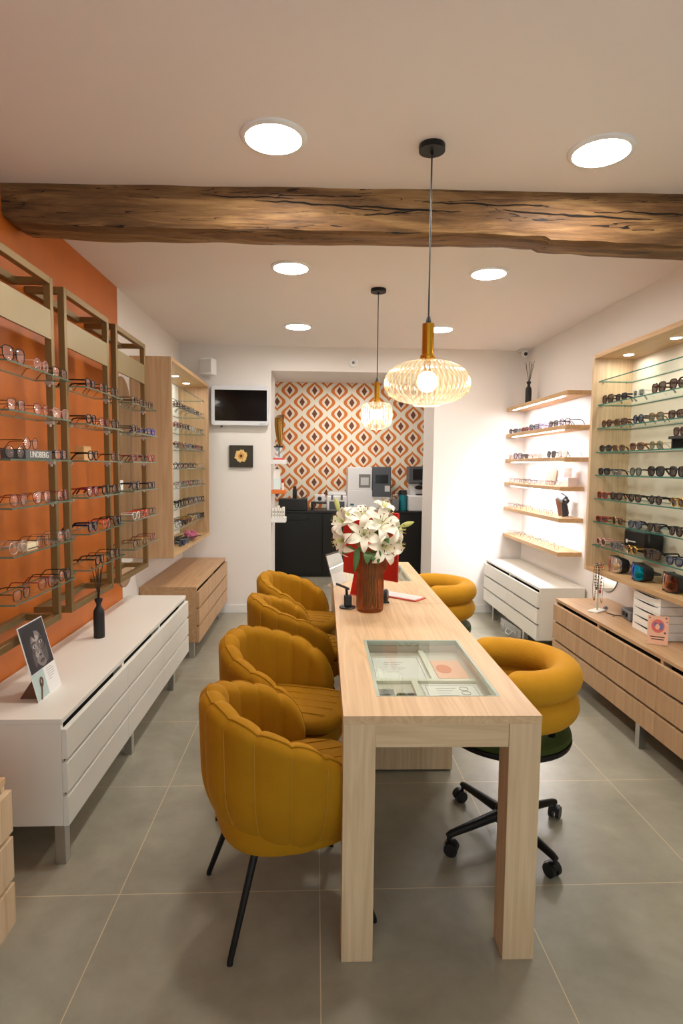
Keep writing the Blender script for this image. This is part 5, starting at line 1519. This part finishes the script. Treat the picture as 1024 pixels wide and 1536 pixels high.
def pink_card():
    t = thing('promo_card', 'salmon promotional card in a clear stand before the white boxes', 'display card', (1.842, 3.025, DZ), math.radians(150))
    tilt = Matrix.Rotation(math.radians(10), 4, 'X')
    m = MB(); m.box(-.05, -.002, .002, .05, .0, .155).xform(tilt); m.build('card', 'pink_card', t)
    m = MB(); m.box(-.053, -.06, 0, .053, .02, .002); m.build('clear_foot', 'case_glass', t)
    def fl(nm, mat, pts_list, e):
        m = MB()
        for p in pts_list: m.poly([tilt @ Vector((x, e, z)) for x, z in p])
        m.build(nm, mat, t, smooth=False)
    el = lambda cx, cz, a, b, n=18: [(cx + a * math.cos(2 * PI * k / n), cz + b * math.sin(2 * PI * k / n)) for k in range(n)]
    fl('picture', 'f_coral', [el(0, .10, .032, .036)], .0002)
    fl('picture_detail', 'f_purple', [el(-.014, .10, .012, .02), el(.012, .108, .008, .012)], .0003)
    fl('picture_face', 'pink_card', [el(.002, .096, .011, .015)], .0004)
    fl('dots', 'f_wine', [el(-.038, .145, .005, .005, 10), el(-.034, .066, .006, .006, 10), el(.04, .142, .004, .004, 10), el(-.042, .125, .003, .003, 10)], .0003)
    m = MB()
    fl('text_lines', 'ink', [[(-.034, .040), (.036, .040), (.036, .045), (-.034, .045)], [(-.03, .027), (.03, .027), (.03, .032), (-.03, .032)]], .0003)
pink_card()
def briefcase():
    t = thing('aluminium_case', 'slim aluminium case standing on the floor under the white drawers', 'case', (1.80, 5.17, 0), math.radians(5))
    MB().box(-.028, -.22, 0, .028, .22, .115).build('shell', 'aluminium', t, bevel=.006)
    MB().box(-.0295, -.222, .052, .0295, .222, .060).build('seam_strip', 'light_grey', t)
    for y in (-.13, .13): MB().box(-.034, y - .018, .04, -.028, y + .018, .085).build('latch', 'chrome', t, bevel=.002)
    MB().tube([(-.029, -.055, .055), (-.05, -.05, .03), (-.055, -.03, .018), (-.055, .03, .018), (-.05, .05, .03), (-.029, .055, .055)], .006, 8).build('handle', 'light_grey', t)
briefcase()

# ------------------------------------------------------------------ daylight and view
wd = bpy.data.worlds.new('daylight'); SC.world = wd; wd.use_nodes = True
nt = wd.node_tree; nt.nodes.clear()
wo = nt.nodes.new('ShaderNodeOutputWorld'); bg = nt.nodes.new('ShaderNodeBackground')
bg.inputs[0].default_value = (.78, .92, .95, 1); bg.inputs[1].default_value = 1.3
nt.links.new(bg.outputs[0], wo.inputs[0])
pl = bpy.data.lights.new('window_portal', 'AREA'); pl.shape = 'RECTANGLE'; pl.size = WX1 - WX0; pl.size_y = WZ1 - WZ0
po = bpy.data.objects.new('window_portal', pl); COL.objects.link(po)
po.location = ((WX0 + WX1) / 2, YF - .12, (WZ0 + WZ1) / 2); po.rotation_euler = (PI / 2, 0, 0)
pl.cycles.is_portal = True
vs = SC.view_settings
SC.display_settings.display_device = 'sRGB'
vs.view_transform = 'Standard'; vs.look = 'None'; vs.exposure = 1.06; vs.gamma = 1.0; vs.use_curve_mapping = False
SC.cycles.max_bounces = 10; SC.cycles.diffuse_bounces = 5; SC.cycles.glossy_bounces = 4; SC.cycles.transparent_max_bounces = 24
SC.cycles.sample_clamp_indirect = 8
bpy.context.view_layer.update()
